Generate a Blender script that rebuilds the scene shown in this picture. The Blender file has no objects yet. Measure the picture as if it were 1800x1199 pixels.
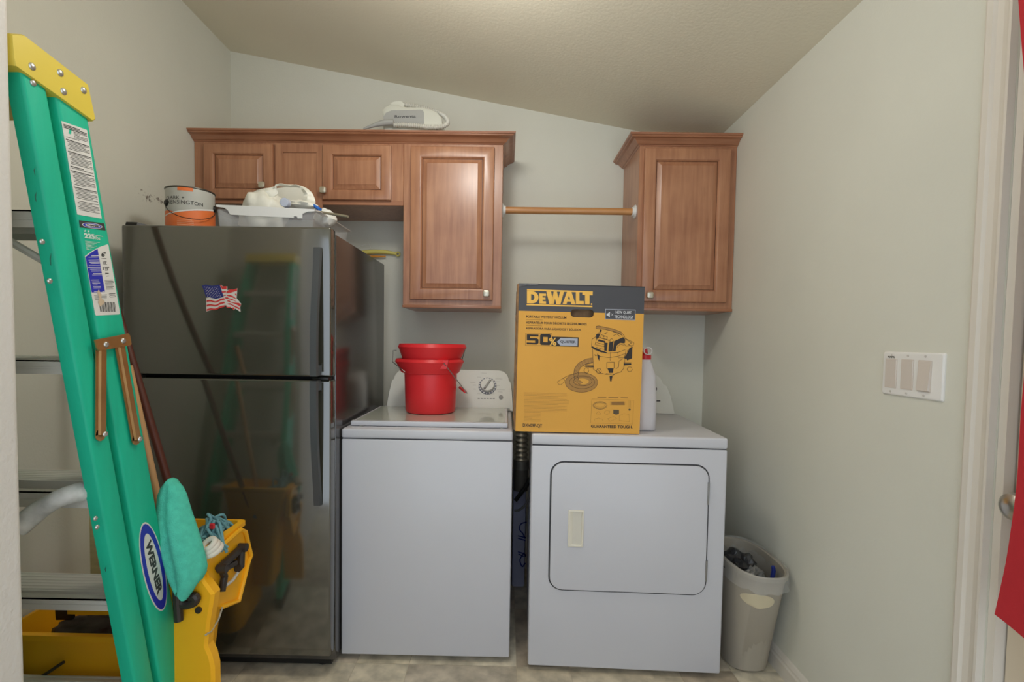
import bpy, bmesh, math, random
from mathutils import Vector, Matrix, noise

# ------------------------------------------------------------------ camera
SC = bpy.context.scene
COL = SC.collection
CAM_O = Vector((0.0, 0.0, 1.25))
FPX, CXP, CYP = 880.0, 880.2, 634.7
_yaw, _pit, _rol = [math.radians(a) for a in (-0.597, -2.380, 0.864)]
_fw = Vector((math.sin(_yaw)*math.cos(_pit), math.cos(_yaw)*math.cos(_pit), math.sin(_pit)))
_rt = Vector((math.cos(_yaw), -math.sin(_yaw), 0.0))
_up = _rt.cross(_fw)
CR = _rt*math.cos(_rol) + _up*math.sin(_rol)
CU = -_rt*math.sin(_rol) + _up*math.cos(_rol)
cam_d = bpy.data.cameras.new('camera')
cam_d.sensor_fit = 'HORIZONTAL'
cam_d.sensor_width = 36.0
cam_d.lens = FPX/1800.0*36.0
cam_d.shift_x = (900.0-CXP)/1800.0
cam_d.shift_y = (CYP-599.5)/1800.0
cam_d.clip_start = 0.02
cam = bpy.data.objects.new('camera', cam_d)
COL.objects.link(cam)
cam.matrix_world = Matrix(((CR.x, CU.x, -_fw.x, CAM_O.x), (CR.y, CU.y, -_fw.y, CAM_O.y),
                           (CR.z, CU.z, -_fw.z, CAM_O.z), (0, 0, 0, 1)))
SC.camera = cam

# ------------------------------------------------------------------ view, world, lights
SC.view_settings.view_transform = 'Standard'
SC.view_settings.look = 'None'
SC.view_settings.gamma = 1.0
SC.view_settings.exposure = 0.0
SC.view_settings.use_curve_mapping = False
WORLD_RGB, WORLD_STR = (0.80, 0.90, 1.0), 1.70
LAMP_RGB, LAMP_W = (1.0, 0.985, 0.94), 14.5
LAMP_POS = Vector((-0.20, 1.40, 0.0))
wd = bpy.data.worlds.new('daylight')
SC.world = wd
wd.use_nodes = True
wd.node_tree.nodes['Background'].inputs[0].default_value = (*WORLD_RGB, 1)
wd.node_tree.nodes['Background'].inputs[1].default_value = WORLD_STR

# ------------------------------------------------------------------ measuring helpers
def ray(x, y):
    return CR*((x-CXP)/FPX) - CU*((y-CYP)/FPX) + _fw
def at(x, y, X=None, Y=None, Z=None):
    d = ray(x, y)
    if X is not None: t = (X-CAM_O.x)/d.x
    elif Y is not None: t = (Y-CAM_O.y)/d.y
    else: t = (Z-CAM_O.z)/d.z
    return CAM_O + d*t
class Frame:
    """a flat face of a thing: origin, u to the right, v up, n out of the face"""
    def __init__(s, o, u, v, n):
        s.o, s.u, s.v, s.n = Vector(o), Vector(u).normalized(), Vector(v).normalized(), Vector(n).normalized()
    def w(s, a, b, c=0.0):
        return s.o + s.u*a + s.v*b + s.n*c
    def ab(s, x, y):
        d = ray(x, y)
        t = (s.o-CAM_O).dot(s.n)/d.dot(s.n)
        p = CAM_O + d*t - s.o
        return (p.dot(s.u), p.dot(s.v))

# ------------------------------------------------------------------ materials
def lin(c):
    return tuple(((v/255.0)/12.92 if v/255.0 <= 0.04045 else ((v/255.0+0.055)/1.055)**2.4) for v in c)
MATS = {}
def mat(name, rgb, rough=0.5, metal=0.0, var=0.06, vscale=6.0, bump=0.0, bscale=200.0, spec=0.5,
        trans=0.0, alpha=1.0, coat=0.0, srgb=True, stretch=None, emit=0.0, sss=0.0, ior=1.45, vcol=None):
    if name in MATS: return MATS[name]
    m = bpy.data.materials.new(name)
    m.use_nodes = True
    nt = m.node_tree; N = nt.nodes; L = nt.links
    b = N['Principled BSDF']
    c = lin(rgb) if srgb else rgb
    tc = N.new('ShaderNodeTexCoord')
    mp = N.new('ShaderNodeMapping'); L.new(tc.outputs['Object'], mp.inputs[0])
    if stretch: mp.inputs['Scale'].default_value = stretch
    nz = N.new('ShaderNodeTexNoise'); nz.inputs['Scale'].default_value = vscale
    nz.inputs['Detail'].default_value = 5; L.new(mp.outputs[0], nz.inputs['Vector'])
    rp = N.new('ShaderNodeValToRGB'); L.new(nz.outputs['Fac'], rp.inputs[0])
    rp.color_ramp.elements[0].position = 0.3; rp.color_ramp.elements[1].position = 0.7
    lo = tuple(v*(1-var) for v in c) if vcol is None else lin(vcol)
    rp.color_ramp.elements[0].color = (*lo, 1)
    rp.color_ramp.elements[1].color = (*[min(1, v*(1+var)) for v in c], 1) if vcol is None else (*c, 1)
    L.new(rp.outputs[0], b.inputs['Base Color'])
    b.inputs['Roughness'].default_value = rough
    b.inputs['Metallic'].default_value = metal
    b.inputs['Specular IOR Level'].default_value = spec
    b.inputs['Transmission Weight'].default_value = trans
    b.inputs['Alpha'].default_value = alpha
    b.inputs['Coat Weight'].default_value = coat
    b.inputs['Coat Roughness'].default_value = 0.08
    b.inputs['IOR'].default_value = ior
    if sss: 
        b.inputs['Subsurface Weight'].default_value = sss
        b.inputs['Subsurface Radius'].default_value = (0.02, 0.02, 0.02)
    if emit:
        b.inputs['Emission Color'].default_value = (*c, 1); b.inputs['Emission Strength'].default_value = emit
    if bump:
        n2 = N.new('ShaderNodeTexNoise'); n2.inputs['Scale'].default_value = bscale; n2.inputs['Detail'].default_value = 3
        L.new(mp.outputs[0], n2.inputs['Vector'])
        bp = N.new('ShaderNodeBump'); bp.inputs['Strength'].default_value = bump; bp.inputs['Distance'].default_value = 0.003
        L.new(n2.outputs['Fac'], bp.inputs['Height']); L.new(bp.outputs[0], b.inputs['Normal'])
    MATS[name] = m
    return m

def wood(name, rgb_a, rgb_b, rough=0.32, axis='Z'):
    m = bpy.data.materials.new(name); m.use_nodes = True
    nt = m.node_tree; N = nt.nodes; L = nt.links; b = N['Principled BSDF']
    tc = N.new('ShaderNodeTexCoord'); mp = N.new('ShaderNodeMapping'); L.new(tc.outputs['Object'], mp.inputs[0])
    mp.inputs['Scale'].default_value = (28, 28, 2.0) if axis == 'Z' else (2.0, 28, 28)
    n1 = N.new('ShaderNodeTexNoise'); n1.inputs['Scale'].default_value = 2.0; n1.inputs['Detail'].default_value = 7; n1.inputs['Distortion'].default_value = 0.4
    L.new(mp.outputs[0], n1.inputs['Vector'])
    n2 = N.new('ShaderNodeTexNoise'); n2.inputs['Scale'].default_value = 5.0; n2.inputs['Detail'].default_value = 3
    L.new(tc.outputs['Object'], n2.inputs['Vector'])
    mx = N.new('ShaderNodeMath'); mx.operation = 'ADD'; L.new(n1.outputs['Fac'], mx.inputs[0]); L.new(n2.outputs['Fac'], mx.inputs[1])
    hv = N.new('ShaderNodeMath'); hv.operation = 'MULTIPLY'; hv.inputs[1].default_value = 0.5; L.new(mx.outputs[0], hv.inputs[0])
    rp = N.new('ShaderNodeValToRGB'); L.new(hv.outputs[0], rp.inputs[0])
    rp.color_ramp.elements[0].position = 0.36; rp.color_ramp.elements[1].position = 0.64
    rp.color_ramp.elements[0].color = (*lin(rgb_a), 1); rp.color_ramp.elements[1].color = (*lin(rgb_b), 1)
    L.new(rp.outputs[0], b.inputs['Base Color'])
    b.inputs['Roughness'].default_value = rough; b.inputs['Coat Weight'].default_value = 0.25; b.inputs['Coat Roughness'].default_value = 0.2
    MATS[name] = m
    return m

# ------------------------------------------------------------------ mesh builder
class MB:
    def __init__(s): s.v = []; s.f = []
    def add(s, vs, fs):
        k = len(s.v); s.v += [Vector(p) for p in vs]; s.f += [tuple(i+k for i in f) for f in fs]; return s
    def box(s, x0, x1, y0, y1, z0, z1):
        return s.add([(x0,y0,z0),(x1,y0,z0),(x1,y1,z0),(x0,y1,z0),(x0,y0,z1),(x1,y0,z1),(x1,y1,z1),(x0,y1,z1)],
                     [(0,3,2,1),(4,5,6,7),(0,1,5,4),(1,2,6,5),(2,3,7,6),(3,0,4,7)])
    def rbox(s, x0, x1, y0, y1, z0, z1, r=0.006, seg=2):
        bm = bmesh.new()
        t = MB().box(x0, x1, y0, y1, z0, z1)
        vs = [bm.verts.new(p) for p in t.v]
        for f in t.f: bm.faces.new([vs[i] for i in f])
        bmesh.ops.bevel(bm, geom=bm.edges[:], offset=r, segments=seg, profile=0.5, affect='EDGES')
        bm.verts.index_update()
        s.add([v.co.copy() for v in bm.verts], [tuple(v.index for v in f.verts) for f in bm.faces]); bm.free(); return s
    def loft(s, loops, cap0=True, cap1=True, closed=True):
        n = len(loops[0]); vs = [p for l in loops for p in l]; fs = []
        for i in range(len(loops)-1):
            for j in range(n if closed else n-1):
                k = (j+1) % n
                fs.append((i*n+j, i*n+k, (i+1)*n+k, (i+1)*n+j))
        if cap0: fs.append(tuple(range(n-1, -1, -1)))
        if cap1: fs.append(tuple((len(loops)-1)*n+j for j in range(n)))
        return s.add(vs, fs)
    def tube(s, path, r, n=8, closed=False, caps=True):
        path = [Vector(p) for p in path]; m = len(path)
        rr = r if isinstance(r, (list, tuple)) else [r]*m
        loops = []; prev = None
        for i in range(m):
            if closed: t = path[(i+1) % m]-path[i-1]
            else: t = path[min(i+1, m-1)]-path[max(i-1, 0)]
            t.normalize()
            if prev is None:
                a = Vector((0, 0, 1)) if abs(t.z) < 0.9 else Vector((1, 0, 0))
                a = (a - t*a.dot(t)).normalized()
            else:
                a = (prev - t*prev.dot(t)).normalized()
            prev = a; b = t.cross(a)
            loops.append([path[i]+(a*math.cos(q)+b*math.sin(q))*rr[i] for q in [2*math.pi*j/n for j in range(n)]])
        if closed: loops.append(loops[0]); caps = False
        return s.loft(loops, caps, caps)
    def cyl(s, p0, p1, r0, r1=None, n=20, caps=True):
        return s.tube([p0, p1], [r0, r0 if r1 is None else r1], n, False, caps)
    def lathe(s, prof, c=(0, 0, 0), n=32, fn=None, cap0=True, cap1=True):
        c = Vector(c); loops = []
        for k, (r, z) in enumerate(prof):
            l = []
            for j in range(n):
                a = 2*math.pi*j/n; rr, zz = (r, z) if fn is None else fn(r, z, a, k)
                l.append(c+Vector((rr*math.cos(a), rr*math.sin(a), zz)))
            loops.append(l)
        return s.loft(loops, cap0, cap1)
    def prism(s, poly, off):
        off = Vector(off); a = [Vector(p) for p in poly]; b = [p+off for p in a]
        return s.loft([a, b])
    def poly(s, pts): return s.add(pts, [tuple(range(len(pts)))])
    def sphere(s, c, r, n=12, sc=(1, 1, 1)):
        c = Vector(c); loops = []
        for i in range(1, n):
            th = math.pi*i/n
            loops.append([c+Vector((sc[0]*r*math.sin(th)*math.cos(2*math.pi*j/(2*n)), sc[1]*r*math.sin(th)*math.sin(2*math.pi*j/(2*n)), -sc[2]*r*math.cos(th))) for j in range(2*n)])
        return s.loft(loops)
    def xf(s, M):
        s.v = [M @ p for p in s.v]; return s
    def build(s, name, m, parent=None, smooth=35, label=None):
        me = bpy.data.meshes.new(name)
        lo = Vector((min(p.x for p in s.v), min(p.y for p in s.v), min(p.z for p in s.v)))
        hi = Vector((max(p.x for p in s.v), max(p.y for p in s.v), max(p.z for p in s.v)))
        c = (lo+hi)/2; c.z = lo.z
        me.from_pydata([p-c for p in s.v], [], s.f)
        bm = bmesh.new(); bm.from_mesh(me)
        bmesh.ops.remove_doubles(bm, verts=bm.verts[:], dist=1e-6)
        bmesh.ops.recalc_face_normals(bm, faces=bm.faces[:]); bm.to_mesh(me); bm.free()
        if smooth:
            me.shade_smooth(); me.set_sharp_from_angle(angle=math.radians(smooth))
        me.materials.append(m)
        o = bpy.data.objects.new(name, me); COL.objects.link(o)
        o['wo'] = tuple(c)
        if parent is not None:
            o.parent = parent; o.location = c-Vector(parent['wo'])
        else: o.location = c
        if label: o['label'] = label
        return o

def thing(name, label, cat, loc, group=None, kind=None):
    o = bpy.data.objects.new(name, None); COL.objects.link(o)
    o.location = loc; o['wo'] = tuple(loc); o.empty_display_size = 0.05
    if label: o['label'] = label
    if cat: o['category'] = cat
    if group: o['group'] = group
    if kind: o['kind'] = kind
    return o
def tag(o, label=None, cat=None, group=None, kind=None):
    if label: o['label'] = label
    if cat: o['category'] = cat
    if group: o['group'] = group
    if kind: o['kind'] = kind
    return o
def struct(o, label=None):
    o['kind'] = 'structure'
    if label: o['label'] = label
    return o

_tc = {}
def glyphs(s, bold=0.0, slant=0.0):
    key = (s, bold, slant)
    if key in _tc: return _tc[key]
    cu = bpy.data.curves.new('t', 'FONT'); cu.body = s; cu.offset = bold; cu.resolution_u = 3; cu.shear = slant
    o = bpy.data.objects.new('t', cu); COL.objects.link(o)
    dg = bpy.context.evaluated_depsgraph_get(); dg.update()
    me = bpy.data.meshes.new_from_object(o.evaluated_get(dg))
    vs = [(v.co.x, v.co.y) for v in me.vertices]; fs = [tuple(p.vertices) for p in me.polygons]
    bpy.data.objects.remove(o); bpy.data.curves.remove(cu); bpy.data.meshes.remove(me)
    x0 = min(v[0] for v in vs); x1 = max(v[0] for v in vs); y0 = min(v[1] for v in vs); y1 = max(v[1] for v in vs)
    vs = [((x-x0)/(x1-x0), (y-y0)/(y1-y0)) for x, y in vs]
    _tc[key] = (vs, fs); return _tc[key]
def put_text(mb, s, fr, bl, br, tl, c=0.0006, bold=0.0, slant=0.0, px=True):
    """letters fitted into a parallelogram of a face; corners in photo pixels or in face metres"""
    if px: bl, br, tl = fr.ab(*bl), fr.ab(*br), fr.ab(*tl)
    vs, fs = glyphs(s, bold, slant)
    mb.add([fr.w(bl[0]+(br[0]-bl[0])*x+(tl[0]-bl[0])*y, bl[1]+(br[1]-bl[1])*x+(tl[1]-bl[1])*y, c) for x, y in vs], fs)
def put_poly(mb, fr, pts, c=0.0004, px=True):
    if px: pts = [fr.ab(*p) for p in pts]
    mb.poly([fr.w(a, b, c) for a, b in pts])
def put_line(mb, fr, pts, wd, c=0.0006, px=True, closed=False):
    if px: pts = [fr.ab(*p) for p in pts]
    pts = [Vector((p[0], p[1])) for p in pts]
    if closed: pts = pts+[pts[0]]
    for p, q in zip(pts[:-1], pts[1:]):
        d = q-p
        if d.length < 1e-7: continue
        d.normalize(); nn = Vector((-d.y, d.x))*wd/2; e = d*wd*0.3
        mb.poly([fr.w(*(p-nn-e), c), fr.w(*(q-nn+e), c), fr.w(*(q+nn+e), c), fr.w(*(p+nn-e), c)])
def ell(cx, cy, rx, ry, n=20, a0=0.0, a1=2*math.pi, rot=0.0):
    full = abs(a1-a0-2*math.pi) < 1e-6
    out = []
    for i in range(n if full else n+1):
        a = a0+(a1-a0)*i/n; x, y = rx*math.cos(a), ry*math.sin(a)
        out.append((cx+x*math.cos(rot)-y*math.sin(rot), cy+x*math.sin(rot)+y*math.cos(rot)))
    return out
def rrect(x0, x1, y0, y1, r, n=5):
    out = []
    for cx, cy, a0 in ((x1-r, y1-r, 0), (x0+r, y1-r, 90), (x0+r, y0+r, 180), (x1-r, y0+r, 270)):
        for i in range(n+1):
            a = math.radians(a0+90*i/n); out.append((cx+r*math.cos(a), cy+r*math.sin(a)))
    return out
def crop(x0, y0, s):
    return lambda *pts: [(x0+p[0]/s, y0+p[1]/s) for p in pts]
def spline(pts, n=8):
    pts = [Vector(p) for p in pts]; out = []
    for i in range(len(pts)-1):
        p0 = pts[max(i-1, 0)]; p1 = pts[i]; p2 = pts[i+1]; p3 = pts[min(i+2, len(pts)-1)]
        for k in range(n):
            t = k/n
            out.append(0.5*((2*p1)+(p2-p0)*t+(2*p0-5*p1+4*p2-p3)*t*t+(3*p1-p0-3*p2+p3)*t**3))
    out.append(pts[-1]); return out
R = random.Random(4)
# ------------------------------------------------------------------ the room
XL, XR, YB = -1.490, 1.066, 2.710
YS = 0.915                       # face of the short wall the ladder leans on
XS = at(35, 600, Y=YS).x         # its end
ZL, ZR = 2.763, 2.298            # ceiling height at the left and the right wall
def zc(x): return ZL+(ZR-ZL)*(x-XL)/(XR-XL)
YF = -0.55

def wall_mat(name, rgb, bump, scale, spots=None):
    m = mat(name, rgb, rough=0.75, var=0.02, vscale=3.0, bump=bump, bscale=scale, spec=0.25)
    return m
M_wall = wall_mat('cream_paint', (221, 220, 208), 0.18, 120)
M_wall2 = wall_mat('pale_paint', (222, 218, 212), 0.55, 110)
M_ceil = wall_mat('ceiling_paint', (230, 223, 202), 0.25, 90)
M_trim = mat('trim_paint', (224, 217, 206), rough=0.45, var=0.02)
M_white = mat('white_plastic', (226, 225, 222), rough=0.35, var=0.02)

# left wall paint carries scuff marks beside the paint can
def scuffed(name, rgb, centre):
    m = mat(name, rgb, rough=0.75, var=0.02, vscale=3.0, bump=0.18, bscale=120, spec=0.25)
    N = m.node_tree.nodes; L = m.node_tree.links; b = N['Principled BSDF']
    ge = N.new('ShaderNodeNewGeometry')
    sb = N.new('ShaderNodeVectorMath'); sb.operation = 'SUBTRACT'; sb.inputs[1].default_value = centre
    L.new(ge.outputs['Position'], sb.inputs[0])
    sc = N.new('ShaderNodeVectorMath'); sc.operation = 'MULTIPLY'; sc.inputs[1].default_value = (1, 7, 22)
    L.new(sb.outputs[0], sc.inputs[0])
    ln = N.new('ShaderNodeVectorMath'); ln.operation = 'LENGTH'; L.new(sc.outputs[0], ln.inputs[0])
    nz = N.new('ShaderNodeTexNoise'); nz.inputs['Scale'].default_value = 60; nz.inputs['Detail'].default_value = 4
    L.new(ge.outputs['Position'], nz.inputs['Vector'])
    a = N.new('ShaderNodeMath'); a.operation = 'MULTIPLY_ADD'; a.inputs[1].default_value = -0.22; L.new(ln.outputs['Value'], a.inputs[0]); L.new(nz.outputs['Fac'], a.inputs[2])
    rp = N.new('ShaderNodeMapRange'); rp.inputs[1].default_value = 0.49; rp.inputs[2].default_value = 0.60; L.new(a.outputs[0], rp.inputs[0])
    mx = N.new('ShaderNodeMix'); mx.data_type = 'RGBA'
    L.new(rp.outputs[0], mx.inputs['Factor'])
    src = b.inputs['Base Color'].links[0].from_socket
    L.new(src, mx.inputs[6]); mx.inputs[7].default_value = (0.22, 0.19, 0.155, 1)
    L.new(mx.outputs[2], b.inputs['Base Color'])
    return m
M_wallL = scuffed('scuffed_cream_paint', (221, 220, 208), tuple(at(268, 347, X=XL)))

def slab(name, poly, off, m):
    return struct(MB().prism(poly, off).build(name, m, smooth=0))
slab('wall_back', [(XL-.1, YB, 0), (XR+.1, YB, 0), (XR+.1, YB, zc(XR+.1)), (XL-.1, YB, zc(XL-.1))], (0, .1, 0), M_wall)
slab('wall_left', [(XL, YS-.115, 0), (XL, YB, 0), (XL, YB, zc(XL)), (XL, YS-.115, zc(XL))], (-.1, 0, 0), M_wallL)
# right wall, in front of and beyond the door opening
DY1 = 1.087; DY0 = DY1-0.83; DZ = 2.04
mb = MB()
mb.prism([(XR, DY1, 0), (XR, YB, 0), (XR, YB, ZR), (XR, DY1, ZR)], (.12, 0, 0))
mb.prism([(XR, YF, 0), (XR, DY0, 0), (XR, DY0, ZR), (XR, YF, ZR)], (.12, 0, 0))
mb.prism([(XR, DY0, DZ), (XR, DY1, DZ), (XR, DY1, ZR), (XR, DY0, ZR)], (.12, 0, 0))
struct(mb.build('wall_right', M_wall, smooth=0))
# short wall on the left with its rounded end, running back along the passage
r = 0.016; pts = []
for i in range(7):
    a = math.pi/2*i/6; pts.append((XS-r+r*math.sin(a), YS-r+r*math.cos(a)))
pl = [(XL, YS)] + pts + [(XS, YF), (XS-.115, YF), (XS-.115, YS-.115), (XL, YS-.115)]
mb = MB(); mb.loft([[Vector((x, y, 0)) for x, y in pl], [Vector((x, y, zc(x))) for x, y in pl]])
struct(mb.build('wall_front', M_wall2, smooth=40))
slab('ceiling', [(XL-.1, YF, zc(XL-.1)), (XR+.12, YF, zc(XR+.12)), (XR+.12, YB+.1, zc(XR+.12)), (XL-.1, YB+.1, zc(XL-.1))], (0, 0, .08), M_ceil)

# floor of printed vinyl tiles, two sizes
M_grout = mat('vinyl_joint', (196, 182, 158), rough=0.6)
fl = struct(MB().box(XL-.1, XR+.12, YF, YB+.1, -.06, -0.0012).build('floor', M_grout, smooth=0), 'beige stone-look vinyl tile floor')
tile_rgb = [(230, 216, 190), (240, 228, 202), (206, 190, 168), (220, 207, 186), (242, 231, 208)]
tile_m = []
for i, cc in enumerate(tile_rgb):
    m = mat('vinyl_tile_%d' % i, cc, rough=0.42, var=0.2, vscale=13.0, bump=0.05, bscale=60, vcol=tuple(int(v*.72) for v in cc))
    tile_m.append(m)
xs = []; x = at(625, 1168, Z=0).x
while x > XL: x -= 0.617
k = 0
while x < XR+.1:
    w = 0.413 if k % 2 == 1 else 0.204
    xs.append((x, x+w)); x += w; k += 1
ys = []; y = at(700, 1167, Z=0).y-0.617*6; k = 0
while y < YB:
    w = 0.413 if k % 2 == 0 else 0.204
    ys.append((y, y+w)); y += w; k += 1
cache = {}
for i, (x0, x1) in enumerate(xs):
    for j, (y0, y1) in enumerate(ys):
        x0c, x1c = max(x0, XL+.002), min(x1, XR-.002); y0c, y1c = max(y0, YF), min(y1, YB-.002)
        if x1c-x0c < .02 or y1c-y0c < .02: continue
        g = 0.0012
        MB().box(x0c+g, x1c-g, y0c+g, y1c-g, -0.0012, 0.0).build('tile', tile_m[(i*3+j*2+(i*j) % 3) % 5], fl, smooth=0)

# baseboards
def base_profile(h=0.085, t=0.014):
    return [(0, 0), (t, 0), (t, h*.62), (t*.72, h*.70), (t*.72, h*.80), (t*.35, h*.93), (0, h)]
bp = base_profile()
mb = MB(); mb.loft([[Vector((XR-a, DY1+.066, b)) for a, b in bp], [Vector((XR-a, YB, b)) for a, b in bp]])
struct(mb.build('baseboard_right', M_trim, smooth=0))
mb = MB(); mb.loft([[Vector((XL, YB-a, b)) for a, b in bp], [Vector((XR, YB-a, b)) for a, b in bp]])
struct(mb.build('baseboard_back', M_trim, smooth=0))
mb = MB(); mb.loft([[Vector((XL+a, YS, b)) for a, b in bp], [Vector((XL+a, YB, b)) for a, b in bp]])
struct(mb.build('baseboard_left', M_trim, smooth=0))

# door in the right wall: casing, jamb, leaf, knob
cw = 0.064
cp = [(0, 0), (0, .012), (.006, .015), (.020, .015), (.026, .010), (.040, .009), (.052, .013), (.058, .016), (cw, .016), (cw, 0)]
mb = MB()
a0 = DY1+.004
mb.loft([[Vector((XR-t, a0+(cw-s), 0)) for s, t in cp], [Vector((XR-t, a0+(cw-s), DZ+cw-s)) for s, t in cp],])
mb.loft([[Vector((XR-t, DY0-.004-(cw-s), 0)) for s, t in cp], [Vector((XR-t, DY0-.004-(cw-s), DZ+cw-s)) for s, t in cp]])
mb.loft([[Vector((XR-t, a0+(cw-s), DZ+cw-s)) for s, t in cp], [Vector((XR-t, DY0-.004-(cw-s), DZ+cw-s)) for s, t in cp]])
struct(mb.build('trim_1', M_trim, smooth=0), 'cream door casing around the door on the right wall')
M_door = mat('door_paint', (214, 200, 178), rough=0.45, var=0.02)
jb = MB().box(XR+.0005, XR+.119, DY1-.018, DY1-.0005, 0.001, DZ-.001).box(XR+.0005, XR+.119, DY0+.0005, DY0+.018, 0.001, DZ-.001).box(XR+.0005, XR+.119, DY0+.018, DY1-.018, DZ-.018, DZ-.001)
jb.box(XR+.066, XR+.085, DY1-.030, DY1-.018, 0.001, DZ-.018)
struct(jb.build('trim_2', M_trim, smooth=0), 'door jamb with its stop')
dr = struct(MB().rbox(XR+.022, XR+.062, DY0+.021, DY1-.021, .006, DZ-.021, .002, 1).build('door_1', M_door, smooth=0), 'cream door behind the red cloth')
M_nickel = mat('satin_nickel', (200, 196, 188), rough=0.28, metal=1.0, var=0.03)
kz = at(1785, 890, X=XR-.03).z; ky = DY1-.021-.060
kb = MB(); prof = [(0.031, 0), (.031, .004), (.026, .009), (.013, .013), (.012, .030), (.020, .038), (.027, .048), (.029, .058), (.026, .068), (.016, .075), (.004, .077)]
kb.lathe(prof, n=28)
kb.xf(Matrix.Translation((XR+.022, ky, kz)) @ Matrix.Rotation(-math.pi/2, 4, 'Y'))
kb.build('door_knob', M_nickel, dr, label='round satin nickel knob')

# ceiling fixture (above the frame)
LZ = zc(LAMP_POS.x)
lampT = thing('ceiling_light', 'round flush ceiling light with a frosted glass dome', 'lamp', (LAMP_POS.x, LAMP_POS.y, LZ))
tilt = Matrix.Translation((LAMP_POS.x, LAMP_POS.y, LZ)) @ Matrix.Rotation(-math.atan2(ZL-ZR, XR-XL)*-1, 4, 'Y')
MB().lathe([(.165, 0), (.165, -.012), (.15, -.03), (.13, -.03)], n=40).xf(tilt).build('fixture_base', M_nickel, lampT)
M_dome = mat('lit_glass_dome', (255, 240, 214), rough=0.4, var=0.0, emit=3.0)
MB().lathe([(.145, -.030), (.14, -.05), (.118, -.08), (.08, -.10), (.03, -.11), (.002, -.112)], n=40, cap0=False).xf(tilt).build('dome', M_dome, lampT)
ld = bpy.data.lights.new('ceiling_light_bulb', 'POINT'); ld.shadow_soft_size = 0.10; ld.energy = LAMP_W; ld.color = LAMP_RGB
lo = bpy.data.objects.new('ceiling_light_bulb', ld); COL.objects.link(lo)
lo.location = (LAMP_POS.x, LAMP_POS.y, LZ-0.235)

# light switch plate
SW = Frame((XR, 1.32, 1.17), (0, -1, 0), (0, 0, 1), (-1, 0, 0))
sa = [SW.ab(*p) for p in ((1556, 617), (1664, 622), (1661, 709), (1554, 690))]
x0 = (sa[0][0]+sa[3][0])/2; x1 = (sa[1][0]+sa[2][0])/2; z0 = (sa[2][1]+sa[3][1])/2; z1 = (sa[0][1]+sa[1][1])/2
sw = thing('switch_plate', 'white triple rocker light switch plate on the right wall', 'light switch', tuple(SW.w((x0+x1)/2, z0, 0)))
M_sw = mat('switch_white', (238, 236, 233), rough=0.35, var=0.01)
lps = []
for ins, c in ((0, 0.0), (0, .003), (.003, .0065), (.006, .007)):
    lps.append([SW.w(a, b, c) for a, b in rrect(x0+ins, x1-ins, z0+ins, z1-ins, .004, 3)])
MB().loft(lps).build('plate', M_sw, sw)
W = x1-x0; cz = (z0+z1)/2; Hh = z1-z0
M_rock = mat('rocker_almond', (216, 206, 197), rough=0.3, var=0.01)
M_screw = mat('screw_white', (205, 200, 194), rough=0.35)
for i in range(3):
    cx = x0+W*(0.17+0.28*i)+.0
    hw, hh = W*.095, Hh*.32
    MB().loft([[SW.w(a, b, .0072) for a, b in rrect(cx-hw-.002, cx+hw+.002, cz-hh-.002, cz+hh+.002, .002, 2)],
               [SW.w(a, b, .0080) for a, b in rrect(cx-hw-.002, cx+hw+.002, cz-hh-.002, cz+hh+.002, .002, 2)]]).build('rocker_frame', M_rock, sw)
    up, dn = (.0095, .0085) if i < 2 else (.0085, .0135)
    q = [SW.w(cx-hw, cz-hh, 0.008), SW.w(cx+hw, cz-hh, .008), SW.w(cx+hw, cz+hh, .008), SW.w(cx-hw, cz+hh, .008)]
    t = [SW.w(cx-hw+.001, cz-hh+.001, dn), SW.w(cx+hw-.001, cz-hh+.001, dn), SW.w(cx+hw-.001, cz+hh-.001, up), SW.w(cx-hw+.001, cz+hh-.001, up)]
    MB().loft([q, t]).build('rocker', M_rock, sw, smooth=0)
    for s in (-1, 1):
        c = SW.w(cx, cz+s*Hh*.42, .007)
        MB().cyl(c, c+SW.n*.0012, .0033, .0028, 10).build('screw', M_screw, sw)
tb = MB()
for q in range(6):
    put_line(tb, SW, [(x0+W*(.10+.021*q), z1-Hh*.105), (x0+W*(.113+.021*q), z1-Hh*(.13+.012*(q % 2)))], .0022, .0078, px=False)
tb.build('marking', mat('dark_ink', (58, 58, 50), rough=0.6), sw, smooth=0)

# red cloth hanging by the door
M_red = mat('red_cloth', (188, 40, 48), rough=0.85, var=0.05, vscale=20, bump=0.15, bscale=500)
ed = [(1786, -60), (1790, 0), (1795, 70), (1800, 130), (1806, 240), (1809, 400), (1805, 560), (1800, 660), (1794, 730), (1787, 850), (1771, 970), (1758, 1035), (1748, 1080)]
ed = spline([(*p, 0) for p in ed], 4)
loops = []
for i, p in enumerate(ed):
    b = at(p.x, p.y, X=0.995); t = i/(len(ed)-1); row = []
    for j in range(15):
        s = j/14
        d = 0.30*s
        zz = b.z-(0.06*s if t > .98 else 0.06*s*t)
        row.append(Vector((0.995+.012*math.sin(s*16+1.0)*s+.006*math.sin(s*7+t*4)*s, b.y-d, zz)))
    loops.append(row)
mb = MB(); n = 15
mb.loft(loops, False, False, closed=False)
back = [[p+Vector((.002, 0, 0)) for p in l] for l in loops]
mb.loft(back, False, False, closed=False)
mb.loft([[l[0] for l in loops], [l[0] for l in back]], False, False, closed=False)
mb.loft([loops[-1], back[-1]], False, False, closed=False)
mb.loft([[l[-1] for l in loops], [l[-1] for l in back]], False, False, closed=False)
mb.loft([loops[0], back[0]], False, False, closed=False)
tag(mb.build('red_cloth', M_red, smooth=60), 'red fabric hanging in front of the door at the right edge', 'cloth')
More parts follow.
